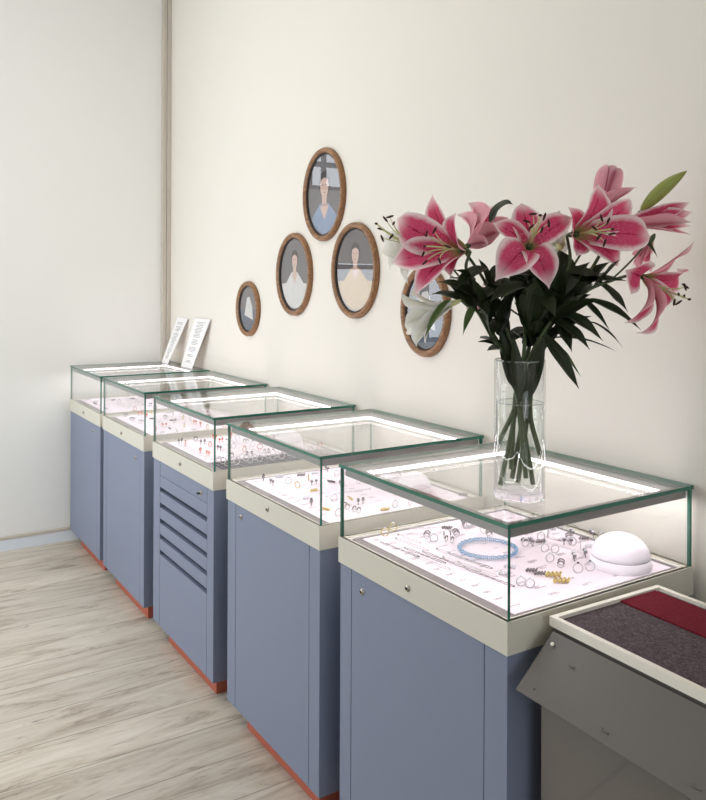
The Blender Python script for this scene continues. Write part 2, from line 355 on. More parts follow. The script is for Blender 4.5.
# ---------------------------------------------------------------- room
XW, YF, XL, YN, ZC = 0.575, 4.49, -2.60, -2.6, 3.30
struct('floor', B(XL - .2, XW + .2, YN - .2, YF + .2, -.1, 0), M['floor'])
struct('ceiling', B(XL - .2, XW + .2, YN - .2, YF + .2, ZC, ZC + .1), M['ceiling'])
struct('wall_right', B(XW, XW + .12, YN - .2, YF + .2, 0, ZC), M['wall'])
bm = bmesh.new()
box(bm, XL - .2, -2.25, YN - .12, YN, 0, ZC); box(bm, -.15, XW, YN - .12, YN, 0, ZC); box(bm, -2.25, -.15, YN - .12, YN, 0, .35); box(bm, -2.25, -.15, YN - .12, YN, 2.85, ZC)
struct('wall_near', bm, M['wall_bounce_cut'])
bm = bmesh.new()
for x in (-2.25, -1.225, -.2): box(bm, x, x + .05, YN - .09, YN - .04, .35, 2.85)
for z in (.35, 2.05, 2.80): box(bm, -2.25, -.15, YN - .085, YN - .045, z, z + .05)
struct('added_window_3', bm, M['slate'])  # unseen window, added to go with the near fill light
# far wall with a shop window left of the frame
fx0, fx1, fz0, fz1 = -2.4, -0.38, 1.00, 2.85
bm = bmesh.new()
box(bm, fx1, XW, YF, YF + .2, 0, ZC); box(bm, XL - .2, fx0, YF, YF + .2, 0, ZC)
box(bm, fx0, fx1, YF, YF + .2, 0, fz0); box(bm, fx0, fx1, YF, YF + .2, fz1, ZC); box(bm, fx0, fx1, YF, YF + .1, 1.56, 2.04)
struct('wall_far', bm, M['wall_cool'])
bm = bmesh.new()
for x in (fx0, (fx0 + fx1) / 2 - .02, fx1 - .05): box(bm, x, x + .05, YF + .03, YF + .08, fz0, fz1)
for z in (fz0, 1.52, 2.04, 2.2, fz1 - .05): box(bm, fx0, fx1, YF + .035, YF + .075, z, z + .03)
box(bm, -.54, -.52, YF + .035, YF + .075, 2.04, fz1)
struct('window_1', bm, M['slate'])
# left wall with a wide window
ly0, ly1, lz0, lz1 = 2.2, 4.3, 0.08, 2.85
bm = bmesh.new()
box(bm, XL - .2, XL, YN, ly0, 0, ZC); box(bm, XL - .2, XL, ly1, YF, 0, ZC)
box(bm, XL - .2, XL, ly0, ly1, 0, lz0); box(bm, XL - .2, XL, ly0, ly1, lz1, ZC)
struct('wall_left', bm, M['wall_bounce_cut'])
bm = bmesh.new()
for k in range(4):
    y = ly0 + (ly1 - ly0 - .05) * k / 3; box(bm, XL - .08, XL - .03, y, y + .05, lz0, lz1)
for z in (lz0, 2.05, lz1 - .05): box(bm, XL - .075, XL - .035, ly0, ly1, z, z + .05)
struct('window_2', bm, M['slate'])
# skirting on the far wall, cable trunking in the corner
struct('baseboard_far', B(XL, XW, YF - .012, YF, 0, .058), M['skirting'])
struct('trim_1', B(XL, XW, YF - .016, YF, .058, .075, bevel=.003), M['trim'])
bm = bmesh.new()
box(bm, XW - .052, XW - .028, YF - .03, YF, .075, ZC, bevel=.003); box(bm, XW - .026, XW, YF - .03, YF, .075, ZC, bevel=.003)
struct('trim_2', bm, M['conduit'])
# unseen ceiling lamp, added above the frame to go with the warm fill
lamp = empty('added_ceiling_lamp', (-1.2, 2.6, ZC), 'unseen flat square white ceiling lamp added above the row of display cases', 'lamp')
bm = bmesh.new(); box(bm, -.65, .65, -.65, .65, -.05, 0, bevel=.01); obj('housing', bm, M['ledge'], lamp)

# ---------------------------------------------------------------- display cases
ZT, Z1, Z2, Z3 = 0.965, 0.7833, 0.7206, 0.0747
DEP = 0.5665
YS = [1.0794, 1.7663, 2.4641, 3.1890, 3.8495]
WS = [0.5934, 0.5901, 0.6146, 0.6120, 0.5989]
TH = 0.0085
def pane(name, parent, x0, x1, y0, y1, z0, z1, axis):
    bm = bmesh.new(); fs = box(bm, x0, x1, y0, y1, z0, z1)
    bm.normal_update()
    for f in fs: f.material_index = 0 if abs(f.normal[axis]) > .5 else 1
    return obj(name, bm, [M['glass'], M['glass_edge']], parent)
def lock(parent, y, z, r=.0075, key=False):
    bm = bmesh.new()
    lathe(bm, [(0, 0), (r, 0), (r, .003), (r * .8, .0045), (0, .0045)], seg=20, mi=0)
    lathe(bm, [(0, .0046), (r * .45, .0046), (r * .45, .0052), (0, .0052)], seg=12, mi=1)
    box(bm, -r * .12, r * .12, -r * .5, r * .5, .005, .0056, mi=1)
    if key: box(bm, -.002, .002, -.006, .006, .0045, .016, mi=1); 
    bmesh.ops.rotate(bm, verts=bm.verts, matrix=Matrix.Rotation(-PI / 2, 3, 'Y'), cent=(0, 0, 0))
    bmesh.ops.translate(bm, verts=bm.verts, vec=(0, y, z))
    return obj('lock', bm, [M['steel'], M['lock_core']], parent)
case_labels = [
    'glass-topped blue grey display case nearest the camera, under the vase of lilies',
    'glass-topped blue grey display case second from the camera, with a lock on its tall door',
    'glass-topped blue grey display case in the middle with a stack of slotted drawers',
    'glass-topped blue grey display case second from the far wall, between drawer case and corner case',
    'glass-topped blue grey display case farthest back in the corner, carrying two leaning price cards',
]
doors = [(1.1459, 1.6188), (1.8254, 2.2918), (2.525, 3.000), (3.2469, 3.741), (3.9117, 4.389)]
tray_locks = [(1.3854, .7484), (2.0623, .7574), (2.7687, .7528), (3.4938, .7491), (4.151, .7497)]
door_locks = [(1.5706, .6785), (2.252, .6867), (2.5792, .688), (3.3029, .6759), (3.9813, .6819)]
cases = []
for i in range(5):
    y0, y1 = YS[i], YS[i] + WS[i]; dy = y0
    r = empty('display_case', (0, y0, 0), case_labels[i], 'display case', 'row of blue grey display cases')
    cases.append(r); w = WS[i]; k = .004
    # local coordinates: x 0..DEP, y 0..w
    def q(z): return z
    d0, d1 = doors[i][0] - y0, doors[i][1] - y0
    bm = bmesh.new()
    # carcass: stiles, side walls, back, recessed front behind the door
    box(bm, k + .018, DEP - .004, k, w - k, Z3, Z2)
    box(bm, k, k + .018, k, d0 - .0012, Z3, Z2); box(bm, k, k + .018, d1 + .0012, w - k, Z3, Z2)
    obj('carcass', bm, M['blue'], r)
    if i != 2:
        d = obj('door', B(k, k + .016, d0 + .0012, d1 - .0012, Z3, Z2 - .0015, bevel=.0008), M['blue'], r)
        lock(d, door_locks[i][0] - y0, door_locks[i][1]).location = (k, 0, 0)
    else:
        tops = [(.7191, .664), (.6625, .6185)] + [(.600 - .0615 * j, .5575 - .0615 * j) for j in range(4)]
        for j, (a, b) in enumerate(tops):
            bm = bmesh.new(); box(bm, k, k + .016, d0 + .0015, d1 - .0015, b, a, bevel=.0008)
            if j >= 1: box(bm, k + .002, k + .010, d0 + .0015, d1 - .0015, b - .002, b)   # finger lip under the drawer front
            d = obj('drawer', bm, M['blue'], r)
            if j == 0: lock(d, door_locks[i][0] - y0, door_locks[i][1], key=True).location = (k, 0, 0)
        obj('lower_panel', B(k, k + .016, d0 + .0015, d1 - .0015, Z3, .3535, bevel=.0008), M['blue'], r)
        bm = bmesh.new(); box(bm, k + .0165, k + .0178, d0, d1, .34, .72); obj('slot_shade_sheet', bm, M['slot_shade'], r)  # dark sheet painting in the shade behind the drawer slots
    obj('plinth', B(.045, DEP - .02, .07, w - .07, 0, Z3), M['kick'], r)
    # cream tray: shallow box with a rim
    bm = bmesh.new(); t = .014
    box(bm, 0, DEP, 0, w, Z2, Z2 + .02)
    box(bm, 0, t, 0, w, Z2 + .02, Z1); box(bm, DEP - t, DEP, 0, w, Z2 + .02, Z1)
    box(bm, t, DEP - t, 0, t, Z2 + .02, Z1); box(bm, t, DEP - t, w - t, w, Z2 + .02, Z1)
    tr = obj('tray', bm, M['cream'], r)
    lock(tr, tray_locks[i][0] - y0, tray_locks[i][1])
    bm = bmesh.new(); a = t; b_ = .020
    for (x0, x1, ya, yb) in ((a, b_, a, w - a), (DEP - b_, DEP - a, a, w - a), (b_, DEP - b_, a, b_), (b_, DEP - b_, w - b_, w - a)):
        box(bm, x0, x1, ya, yb, Z2 + .02, Z1 - .004)
    obj('rim_ledge', bm, M['ledge'], r)
    obj('liner', B(b_, DEP - b_, b_, w - b_, Z2 + .02, Z1 - .007), M['liner'], r)
    # glass box
    g = .003
    pane('glass_side', r, g, g + TH * .8, g, w - g, Z1, ZT - TH, 0)
    pane('glass_side', r, DEP - g - TH * .8, DEP - g, g, w - g, Z1, ZT - TH, 0)
    pane('glass_side', r, g + TH * .8, DEP - g - TH * .8, g, g + TH * .8, Z1, ZT - TH, 1)
    pane('glass_side', r, g + TH * .8, DEP - g - TH * .8, w - g - TH * .8, w - g, Z1, ZT - TH, 1)
    pane('glass_top', r, 0, DEP, 0, w, ZT - TH, ZT, 2)
    # light bars under the lid
    lo, hi = ZT - TH - .021, ZT - TH - .0005; s = .012; bw = .022
    for (x0, x1, ya, yb, e) in ((s, s + bw, s, w - s, 'x+'), (DEP - s - bw, DEP - s, s, w - s, 'x-'), (s + bw, DEP - s - bw, s, s + bw, 'y+'), (s + bw, DEP - s - bw, w - s - bw, w - s, 'y-')):
        lb = obj('light_bar', B(x0, x1, ya, yb, lo, hi), M['bar'], r)
        m_ = .003
        if e == 'x+': c = (x1, x1 + .003, s + bw + m_, w - s - bw - m_)
        elif e == 'x-': c = (x0 - .003, x0, s + bw + m_, w - s - bw - m_)
        elif e == 'y+': c = (x0 + m_, x1 - m_, yb, yb + .003)
        else: c = (x0 + m_, x1 - m_, ya - .003, ya)
        bm = bmesh.new(); box(bm, c[0], c[1], c[2], c[3], lo + .001, lo + .0085)
        box(bm, x0 + .004, x1 - .004, ya + .004, yb - .004, lo - .0005, lo)
        obj('diffuser', bm, M['led'], lb)

# ---------------------------------------------------------------- paper sheets inside the cases
ZS = Z1 - .007
rnd = random.Random(4)
where = ['nearest case', 'second case from the camera', 'middle drawer case', 'second case from the far wall', 'corner case at the far wall']
ZP = ZS + .0012
for i in range(5):
    y0, w = YS[i], WS[i]; bm = bmesh.new()
    x0, x1, ya, yb = .050, DEP - .035, y0 + .032, y0 + w - .032
    if i == 2: yb = y0 + w - .03; ya = y0 + .17
    box(bm, x0, x1, ya, yb, ZS, ZP)
    cols = 5; rows = 13
    for a in range(cols):
        for b in range(rows):
            cx = x0 + .02 + (x1 - x0 - .07) * a / (cols - 1) + rnd.uniform(-.006, .006); cy = ya + .03 + (yb - ya - .06) * b / (rows - 1)
            for l in range(rnd.choice((1, 2, 2, 3))):
                L = rnd.uniform(.012, .030); yy = cy + l * .0045
                x = cx
                while x < cx + L:
                    ww = rnd.uniform(.002, .006)
                    if x + ww < x1 - .004: box(bm, x, x + ww, yy, yy + .0016, ZP, ZP + .0002, mi=1)
                    x += ww + .0012
    s = obj('price_sheet', bm, [M['paper'], M['ink']]); tag(s, 'pale printed price sheet lying inside the ' + where[i], 'paper sheet', 'price sheets inside the cases')

# ---------------------------------------------------------------- jewellery prototypes and copies
def arc(r, n=20, c=(0, 0, 0), a0=0, a1=2 * PI, plane='xz'):
    o = []
    for k in range(n):
        t = a0 + (a1 - a0) * k / n
        o.append((c[0] + r * math.cos(t), c[1], c[2] + r * math.sin(t)) if plane == 'xz' else (c[0] + r * math.cos(t), c[1] + r * math.sin(t), c[2]))
    return o
def ring_mesh(metal, gem, r=.0095):
    bm = bmesh.new(); tube(bm, arc(r, 22, (0, 0, r)), .0014, 6, 0, closed=True)
    ball(bm, (0, 0, 2 * r + .0014), .0030, 1, 8, .8); me = bpy.data.meshes.new('ring'); bm.to_mesh(me); bm.free()
    me.materials.append(metal); me.materials.append(gem); return me
def hoop_mesh(metal, gem):
    bm = bmesh.new()
    for s in (-1, 1):
        tube(bm, arc(.007, 18, (0, s * .008, .0085)), .0013, 6, 0, closed=True)
        for k in range(7):
            t = PI * (.15 + .7 * k / 6); ball(bm, (.0072 * math.cos(t), s * .008, .0085 + .0072 * math.sin(t)), .0019, 1, 6)
    me = bpy.data.meshes.new('hoop'); bm.to_mesh(me); bm.free(); me.materials.append(metal); me.materials.append(gem); return me
def stud_mesh(metal, gem):
    bm = bmesh.new()
    for s in (-1, 1):
        lathe(bm, [(0, 0), (.0022, 0), (.0012, .003), (.0012, .008), (.0045, .010), (.0050, .013), (.003, .0155), (0, .016)], (0, s * .0085, 0), 10, 0)
        ball(bm, (0, s * .0085, .0165), .0036, 1, 8, .6)
    me = bpy.data.meshes.new('stud'); bm.to_mesh(me); bm.free(); me.materials.append(metal); me.materials.append(gem); return me
def drop_mesh(metal, gem):
    bm = bmesh.new()
    for k in range(4):
        ball(bm, (k * .0065, 0, .0035), .0036 - .0003 * (k % 2), k % 2, 8)
        ball(bm, (k * .0065 + .003, .003, .0065), .0022, 1, 6)
    me = bpy.data.meshes.new('drop'); bm.to_mesh(me); bm.free(); me.materials.append(metal); me.materials.append(gem); return me
def chain_mesh(metal, gem, L=.11, wd=.006):
    bm = bmesh.new(); n = 44
    pts = []
    for k in range(n):
        t = 2 * PI * k / n; pts.append((L / 2 * math.cos(t), wd * math.sin(t) + .002 * math.sin(3 * t), .0010 + .0003 * (k % 2)))
    tube(bm, pts, [.0004 if k % 2 else .0008 for k in range(n)], 5, 0, closed=True)
    ball(bm, (L / 2 + .003, 0, .0026), .0028, 1, 8); ball(bm, (-L / 2, 0, .0018), .0018, 0, 6)
    me = bpy.data.meshes.new('chain'); bm.to_mesh(me); bm.free(); me.materials.append(metal); me.materials.append(gem); return me
J = {
    'ring': ring_mesh(M['silver'], M['gem_clear']), 'ring_d': ring_mesh(M['silver'], M['gem_dark'], .0105), 'ring_g': ring_mesh(M['gold'], M['gem_clear']),
    'ring_r': ring_mesh(M['rose'], M['gem_red']),
    'hoop': hoop_mesh(M['silver'], M['dark_silver']), 'hoop_g': hoop_mesh(M['gold'], M['gold']), 'stud': stud_mesh(M['dark_silver'], M['gem_clear']), 'stud_d': stud_mesh(M['dark_silver'], M['gem_dark']),
    'stud_r': stud_mesh(M['rose'], M['gem_red']), 'drop': drop_mesh(M['silver'], M['gem_clear']), 'drop_g': drop_mesh(M['gold'], M['gold']), 'drop_d': drop_mesh(M['dark_silver'], M['dark_silver']),
    'chain': chain_mesh(M['silver'], M['silver']), 'chain_d': chain_mesh(M['dark_silver'], M['gem_clear'], .13, .004), 'chain_g': chain_mesh(M['gold'], M['gold'], .09)}
DESC = {'ring': ('jewellery_ring', 'thin silver ring with a pale stone', 'ring'), 'ring_d': ('jewellery_ring', 'silver ring with a dark stone', 'ring'),
        'ring_g': ('jewellery_ring', 'gold ring with a pale stone', 'ring'), 'ring_r': ('jewellery_ring', 'rose gold ring with a red stone', 'ring'),
        'hoop': ('hoop_earrings', 'pair of beaded silver hoop earrings', 'earrings'), 'hoop_g': ('hoop_earrings', 'pair of beaded gold hoop earrings', 'earrings'),
        'stud': ('stud_earrings', 'pair of dark metal studs with pale stones', 'earrings'), 'stud_d': ('stud_earrings', 'pair of dark metal studs with dark stones', 'earrings'),
        'stud_r': ('stud_earrings', 'pair of rose gold studs with red stones', 'earrings'), 'drop': ('beaded_brooch', 'silver cluster brooch with pale beads', 'brooch'),
        'drop_g': ('beaded_brooch', 'knobbly gold cluster brooch', 'brooch'), 'drop_d': ('beaded_brooch', 'knobbly dark metal cluster brooch', 'brooch'),
        'chain': ('chain_bracelet', 'thin silver chain laid out straight', 'bracelet'), 'chain_d': ('chain_bracelet', 'long dark chain laid out straight', 'bracelet'),
        'chain_g': ('chain_bracelet', 'thin gold chain laid out straight', 'bracelet')}
def put(kind, x, y, rz, i, extra='', z=None, sc=1.0):
    n, d, c = DESC[kind]
    o = bpy.data.objects.new(n, J[kind]); COL.objects.link(o)
    o.location = (x, y, ZP + .0003 if z is None else z); o.rotation_euler = (0, 0, rz); o.scale = (sc,) * 3
    tag(o, d + ' inside the ' + where[i] + extra, c, d + ', ' + where[i])
    return o
def put_px(kind, u, v, rz, i, extra='', sc=1.0):
    p = at_z(u, v, ZP); return put(kind, p.x, p.y, rz, i, extra, sc=sc)
# nearest case, item by item
c0 = at_z(488, 550, ZP)
for (u, v, rz, k) in [(585, 556, .7, 'stud'), (574, 560, .7, 'stud'), (600, 563, .7, 'stud_d'), (561, 567, .9, 'hoop'), (578, 573, .6, 'ring_d'), (590, 571, .6, 'ring_d'),
                      (527, 572, .6, 'drop_d'), (535, 575, .6, 'drop_d'), (545, 552, .4, 'ring'), (555, 553, .4, 'ring'), (521, 586, .5, 'ring'), (530, 588, .5, 'ring'), (522, 541, .6, 'drop_d'),
                      (532, 545, .5, 'stud'), (541, 540, .5, 'ring'), (560, 541, .4, 'drop'), (572, 536, .6, 'stud'), (580, 540, .5, 'drop_d'), (592, 537, .5, 'stud'), (602, 540, .3, 'ring'),
                      (450, 532, .8, 'drop'), (456, 536, .5, 'hoop'), (427, 538, .8, 'hoop'), (434, 542, .6, 'ring'), (443, 529, .8, 'drop_d'), (489, 537, .6, 'hoop'), (484, 533, .6, 'ring'), (505, 568, .9, 'drop'), (500, 575, .9, 'drop'),
                      (470, 527, .5, 'ring'), (463, 526, .5, 'stud'), (548, 530, .5, 'drop'), (564, 529, .5, 'hoop'), (550, 562, .5, 'ring'), (604, 555, .5, 'stud_d'), (512, 532, .4, 'ring')]:
    put_px(k, u, v, -rz, 0, sc=1.0)
for (u, v) in [(547, 577), (555, 583)]: put_px('drop_g', u, v, -.6, 0, ', left of the white dome', 1.35)
for (u, v) in [(385, 536), (393, 531)]: put_px('ring_g', u, v, -.6, 0, ', near its far corner')
for (u, v, k, rz) in [(455, 556, 'chain', .75), (444, 560, 'chain_d', .75), (462, 565, 'chain', .75), (432, 563, 'chain', .75), (470, 561, 'chain_d', .75), (425, 556, 'chain_d', .78), (478, 570, 'chain', .72),
                      (412, 545, 'chain', .78), (405, 538, 'chain', .78), (400, 550, 'chain_d', .75), (420, 534, 'chain', -.5), (432, 528, 'chain', -.5), (490, 578, 'chain_d', .7), (540, 535, 'chain', .8), (565, 548, 'chain', .8)]:
    # chains run roughly parallel to the front glass
    put_px(k, u, v, PI / 2 + (.12 if rz > 0 else 1.2), 0)
for j in range(26):
    u, v = rnd.uniform(430, 600), rnd.uniform(526, 552)
    p = at_z(u, v, ZP)
    if p.x > .50 or p.x < .2 or p.y < YS[0] + .06 or p.y > YS[0] + WS[0] - .05: continue
    if math.hypot(p.x - c0.x, p.y - c0.y) < .085 or math.hypot(p.x - .445, p.y - 1.18) < .085: continue
    put(('ring', 'stud', 'drop', 'hoop', 'drop_d')[j % 5], p.x, p.y, rnd.uniform(-1, 1), 0)
# other cases: rows of pieces
def fill(i, nx, ny, kinds, seed, x0=.08, x1=.52, a=.06, b=.06, sc=1.05):
    r = random.Random(seed)
    for p in range(nx):
        for q_ in range(ny):
            if r.random() < .12: continue
            x = x0 + (x1 - x0) * p / (nx - 1) + r.uniform(-.010, .010); y = YS[i] + a + (WS[i] - a - b) * q_ / (ny - 1) + r.uniform(-.012, .012)
            if i in (1, 2) and (x - .43) ** 2 + (y - YS[i] - .16) ** 2 < .010: continue
            put(r.choice(kinds), x, y, r.uniform(-.6, .6) + (PI / 2 if r.random() < .3 else 0), i, sc=sc)
fill(1, 8, 8, ['ring', 'hoop', 'drop', 'drop_d', 'chain', 'stud', 'ring_g', 'ring', 'chain_d', 'drop_g', 'stud_d'], 11, x0=.10)
fill(2, 7, 6, ['ring', 'ring_r', 'drop', 'stud_r', 'drop_d', 'ring_g', 'stud_d', 'ring_d', 'hoop'], 12, a=.20, x0=.09)
fill(3, 7, 8, ['ring', 'ring_r', 'drop', 'stud_r', 'drop_d', 'drop', 'ring_d', 'hoop', 'ring_g'], 13, x0=.09)
fill(4, 5, 6, ['ring', 'ring_r', 'drop', 'drop_d', 'ring_d', 'hoop'], 14)
# slate strips with jewellery in the near part of the middle case
for j in range(5):
    x = .09 + .088 * j
    bm = bmesh.new(); box(bm, -.036, .036, -.055, .055, 0, .006, bevel=.001)
    for a in range(3): box(bm, -.03, .03, -.045 + a * .034, -.025 + a * .034, .006, .010)
    s = obj('ring_pad', bm, M['slate']); s.location = (x, YS[2] + .085, ZS)
    tag(s, 'slate grey ring pad lying in the near end of the middle drawer case', 'jewellery pad', 'slate ring pads in the middle case')
    for a in range(3):
        for b in range(2):
            put('ring_d' if (a + b) % 2 else 'ring', x - .018 + b * .036, YS[2] + .085 - .035 + .034 * a, 0, 2, z=ZS + .0102)
# blue bead bracelet
c = (at_z(488, 550, ZP) + at_z(487, 551, ZP)) / 2
bm = bmesh.new(); R0 = .068
for st in range(3):
    n = 90
    for k in range(n):
        t = 2 * PI * k / n; tw = 9 * t + st * 2 * PI / 3
        rr = R0 + .0032 * math.cos(tw); z = .0056 + .0032 * math.sin(tw)
        ball(bm, (rr * math.cos(t), rr * math.sin(t) * .97, z), .0021, 0, 6)
o = obj('bead_bracelet', bm, M['gem_blue']); o.location = (c.x, c.y, ZP + .0003)
tag(o, 'pale blue twisted bead bracelet lying in a ring inside the nearest case', 'bracelet')
# white domes
def dome(x, y, i, r=.062):
    t = empty('dome_display', (x, y, ZP + .0003), 'white dome shaped display stand inside the ' + where[i], 'display stand', 'white domes inside the cases')
    bm = bmesh.new(); lathe(bm, [(0, 0), (r * 1.04, 0), (r * 1.05, .003), (r * 1.01, .022), (0, .022)], seg=40)
    obj('dome_base', bm, M['dome'], t)
    bm = bmesh.new(); lathe(bm, [(0, .0226), (r * .985, .0226)] + [(r * math.cos(a), .0236 + r * .78 * math.sin(a)) for a in [PI / 2 * k / 12 for k in range(13)]], seg=40)
    obj('dome_cover', bm, M['dome'], t)
    bm = bmesh.new(); lathe(bm, [(r * .95, .0219), (r * .995, .0219), (r * .995, .0229), (r * .95, .0229)], seg=40)
    obj('seam_ring', bm, M['ink'], t)
dome(.445, 1.180, 0, .064)
dome(.43, YS[1] + .16, 1, .05)
dome(.43, YS[2] + .26, 2, .05)

# ---------------------------------------------------------------- leaning price cards on the corner case
def card(pb0, pb1, pt0, pt1, seed, lab):
    """printed card spanned by its two lower and two upper corners"""
    r = random.Random(seed); b0, b1, t0, t1 = map(Vector, (pb0, pb1, pt0, pt1))
    nr = (b1 - b0).cross(t0 - b0).normalized(); nr = -nr if nr.x > 0 else nr
    def q_(a, b, h): return (b0 * (1 - a) + b1 * a) * (1 - b) + (t0 * (1 - a) + t1 * a) * b + nr * h
    bm = bmesh.new()
    def slab(a0, a1, c0, c1, h0, h1, mi):
        v = [bm.verts.new(q_(a, c, h)) for a in (a0, a1) for c in (c0, c1) for h in (h0, h1)]
        for ix in [(0, 1, 3, 2), (4, 6, 7, 5), (0, 4, 5, 1), (2, 3, 7, 6), (0, 2, 6, 4), (1, 5, 7, 3)]:
            bm.faces.new([v[k] for k in ix]).material_index = mi
    slab(0, 1, 0, 1, 0, .0018, 0)
    y = .92
    while y > .09:
        if r.random() > .15:
            a = .5 - r.uniform(.14, .30); e = 1 - a
            while a < e:
                w_ = r.uniform(.03, .09); slab(a, min(a + w_, e), y, y + .009, .0018, .0020, 1); a += w_ + .02
        y -= .030
    bmesh.ops.recalc_face_normals(bm, faces=bm.faces)
    o = obj('price_card', bm, [M['card'], M['ink_dark']]); tag(o, lab, 'card', 'price cards leaning on the wall')
card((.489, 4.366, ZT + .0003), (.489, 4.262, ZT + .0003), (.566, 4.322, 1.222), (.566, 4.160, 1.222), 1, 'tall white printed card leaning against the wall, the one closer to the corner pipe')
card((.508, 4.110, ZT + .0003), (.508, 3.955, ZT + .0003), (.566, 4.056, 1.228), (.566, 3.842, 1.228), 2, 'tall white printed card leaning against the wall, the one farther from the corner pipe')

# ---------------------------------------------------------------- oval portraits
def ell(bm, cy, cz, ry, rz, x, mi, n=36, a0=0, a1=2 * PI):
    vs = [bm.verts.new((x, cy - ry * math.cos(a0 + (a1 - a0) * k / n), cz + rz * math.sin(a0 + (a1 - a0) * k / n))) for k in range(n)]
    f = bm.faces.new(vs); f.material_index = mi
    bm.normal_update()
    if f.normal.x > 0: f.normal_flip()
def poly(bm, pts, x, mi):
    f = bm.faces.new([bm.verts.new((x, -a, b)) for a, b in pts]); f.material_index = mi; bm.normal_update()
    if f.normal.x > 0: f.normal_flip()
M['pr_bg'] = mat('print_grey_ground', srgb(112, 108, 108), 0.6, noise=0.12, nscale=12)
M['pr_bg2'] = mat('print_dark_ground', srgb(96, 88, 88), 0.6, noise=0.2, nscale=14)
M['pr_skin'] = mat('print_skin', srgb(214, 184, 170), 0.6, noise=0.05, nscale=30)
M['pr_hair'] = mat('print_hair', srgb(58, 46, 42), 0.6, noise=0.1)
M['pr_blue'] = mat('print_blue_dress', srgb(140, 156, 182), 0.6, noise=0.2, nscale=35)
M['pr_white'] = mat('print_white_dress', srgb(216, 214, 210), 0.6, noise=0.1, nscale=35)
M['pr_yellow'] = mat('print_ochre_shawl', srgb(190, 160, 110), 0.6, noise=0.15, nscale=35)
M['pr_sea'] = mat('print_blue_landscape', srgb(84, 92, 108), 0.6, noise=0.5, nscale=60)
def portrait(y, z, w, h, dress, bg, label, kind='person', sc=1.0, dz=0.0):
    t = empty('oval_picture', (XW, y, z), label, 'picture', 'oval pictures on the wall')
    fw = .026; n = 64; prof = [(0, 0), (0, -.012), (.004, -.019), (.011, -.021), (.018, -.018), (.021, -.013), (.026, -.011), (.026, 0)]
    bm = bmesh.new(); rings = []
    for (o_, x) in prof:
        rings.append([bm.verts.new((x, (w / 2 - o_) * math.cos(2 * PI * k / n), (h / 2 - o_) * math.sin(2 * PI * k / n))) for k in range(n)])
    m = len(rings)
    for a in range(m):
        for k in range(n):
            f = bm.faces.new((rings[a][k], rings[a][(k + 1) % n], rings[(a + 1) % m][(k + 1) % n], rings[(a + 1) % m][k])); f.smooth = True
            if prof[a][0] >= .021: f.material_index = 1
    bmesh.ops.recalc_face_normals(bm, faces=bm.faces)
    obj('picture_frame', bm, [M['wood'], M['frame_lip']], t)
    a, b = w / 2 - .027, h / 2 - .027
    bm = bmesh.new(); ell(bm, 0, 0, a, b, -.004, 0, 48)
    mats = [bg, dress, M['pr_skin'], M['pr_hair'], M['pr_white'], M['pr_sea']]
    n0 = len(bm.verts)
    if kind == 'person':
        # bust: dress filling the lower oval, neck, face, parted hair
        pts = [(a * .97 * math.cos(t), b * .97 * math.sin(t)) for t in [-PI * (.09 + .82 * k / 20) for k in range(21)]]
        pts = pts + [(-a * .62, -b * .05 - .03), (-a * .22, b * .06), (a * .18, b * .06), (a * .62, -b * .05 - .03)]
        poly(bm, pts, -.0043, 1)
        poly(bm, [(-.014, b * .02), (.012, b * .02), (.014, b * .28), (-.015, b * .28)], -.0046, 2)
        ell(bm, 0, b * .44, a * .25, b * .25, -.0046, 3); ell(bm, 0, b * .39, a * .19, b * .215, -.0049, 2)
        poly(bm, [(-a * .2, b * .5), (0, b * .56), (a * .2, b * .5), (a * .16, b * .63), (-a * .16, b * .63)], -.0052, 3)
        poly(bm, [(-a * .1, b * .41), (-a * .04, b * .41), (-a * .04, b * .425), (-a * .1, b * .425)], -.0052, 3)
        poly(bm, [(a * .1, b * .41), (a * .04, b * .41), (a * .04, b * .425), (a * .1, b * .425)], -.0052, 3)
        poly(bm, [(-a * .05, b * .28), (a * .05, b * .28), (a * .03, b * .268), (-a * .03, b * .268)], -.0052, 3)
        poly(bm, [(-a * .2, b * .0), (0, -b * .25), (a * .2, b * .0), (a * .1, b * .04), (-a * .1, b * .04)], -.0046, 2)
    else:
        pts = [(a * .97 * math.cos(t), b * .97 * math.sin(t)) for t in [-PI * (.02 + .96 * k / 20) for k in range(21)]]
        poly(bm, pts, -.0043, 5)
        poly(bm, [(-a * .5, -b * .3), (-a * .2, b * .5), (a * .1, b * .55), (a * .4, b * .1), (a * .5, -b * .5), (0, -b * .4)], -.0046, 4)
    bm.verts.ensure_lookup_table()
    if sc != 1.0:
        for v in bm.verts[n0:]:
            v.co.y *= sc; v.co.z = v.co.z * sc + dz * b
            e = math.hypot(v.co.y / (a * .98), v.co.z / (b * .98))
            if e > 1: v.co.y /= e; v.co.z /= e
    obj('print', bm, mats, t)
    bm = bmesh.new(); ell(bm, 0, 0, a + .002, b + .002, -.008, 0, 48)
    obj('picture_glass', bm, M['picture_glass'], t)
portrait(2.703, 1.770, .312, .372, M['pr_blue'], M['pr_bg'], 'topmost oval wood-framed portrait of a person in a pale blue dress', sc=1.3, dz=-.30)
portrait(2.946, 1.455, .300, .352, M['pr_white'], M['pr_bg'], 'oval wood-framed portrait of a person in white, left below the topmost picture')
portrait(2.476, 1.465, .310, .360, M['pr_yellow'], M['pr_bg2'], 'oval wood-framed portrait of a person with an ochre shawl, right below the topmost picture')
portrait(3.395, 1.297, .240, .260, M['pr_white'], M['pr_bg'], 'smallest oval wood-framed picture, leftmost on the wall', 'other')
portrait(2.052, 1.325, .250, .300, M['pr_sea'], M['pr_bg'], 'oval wood-framed picture half hidden behind the white lily', 'other')

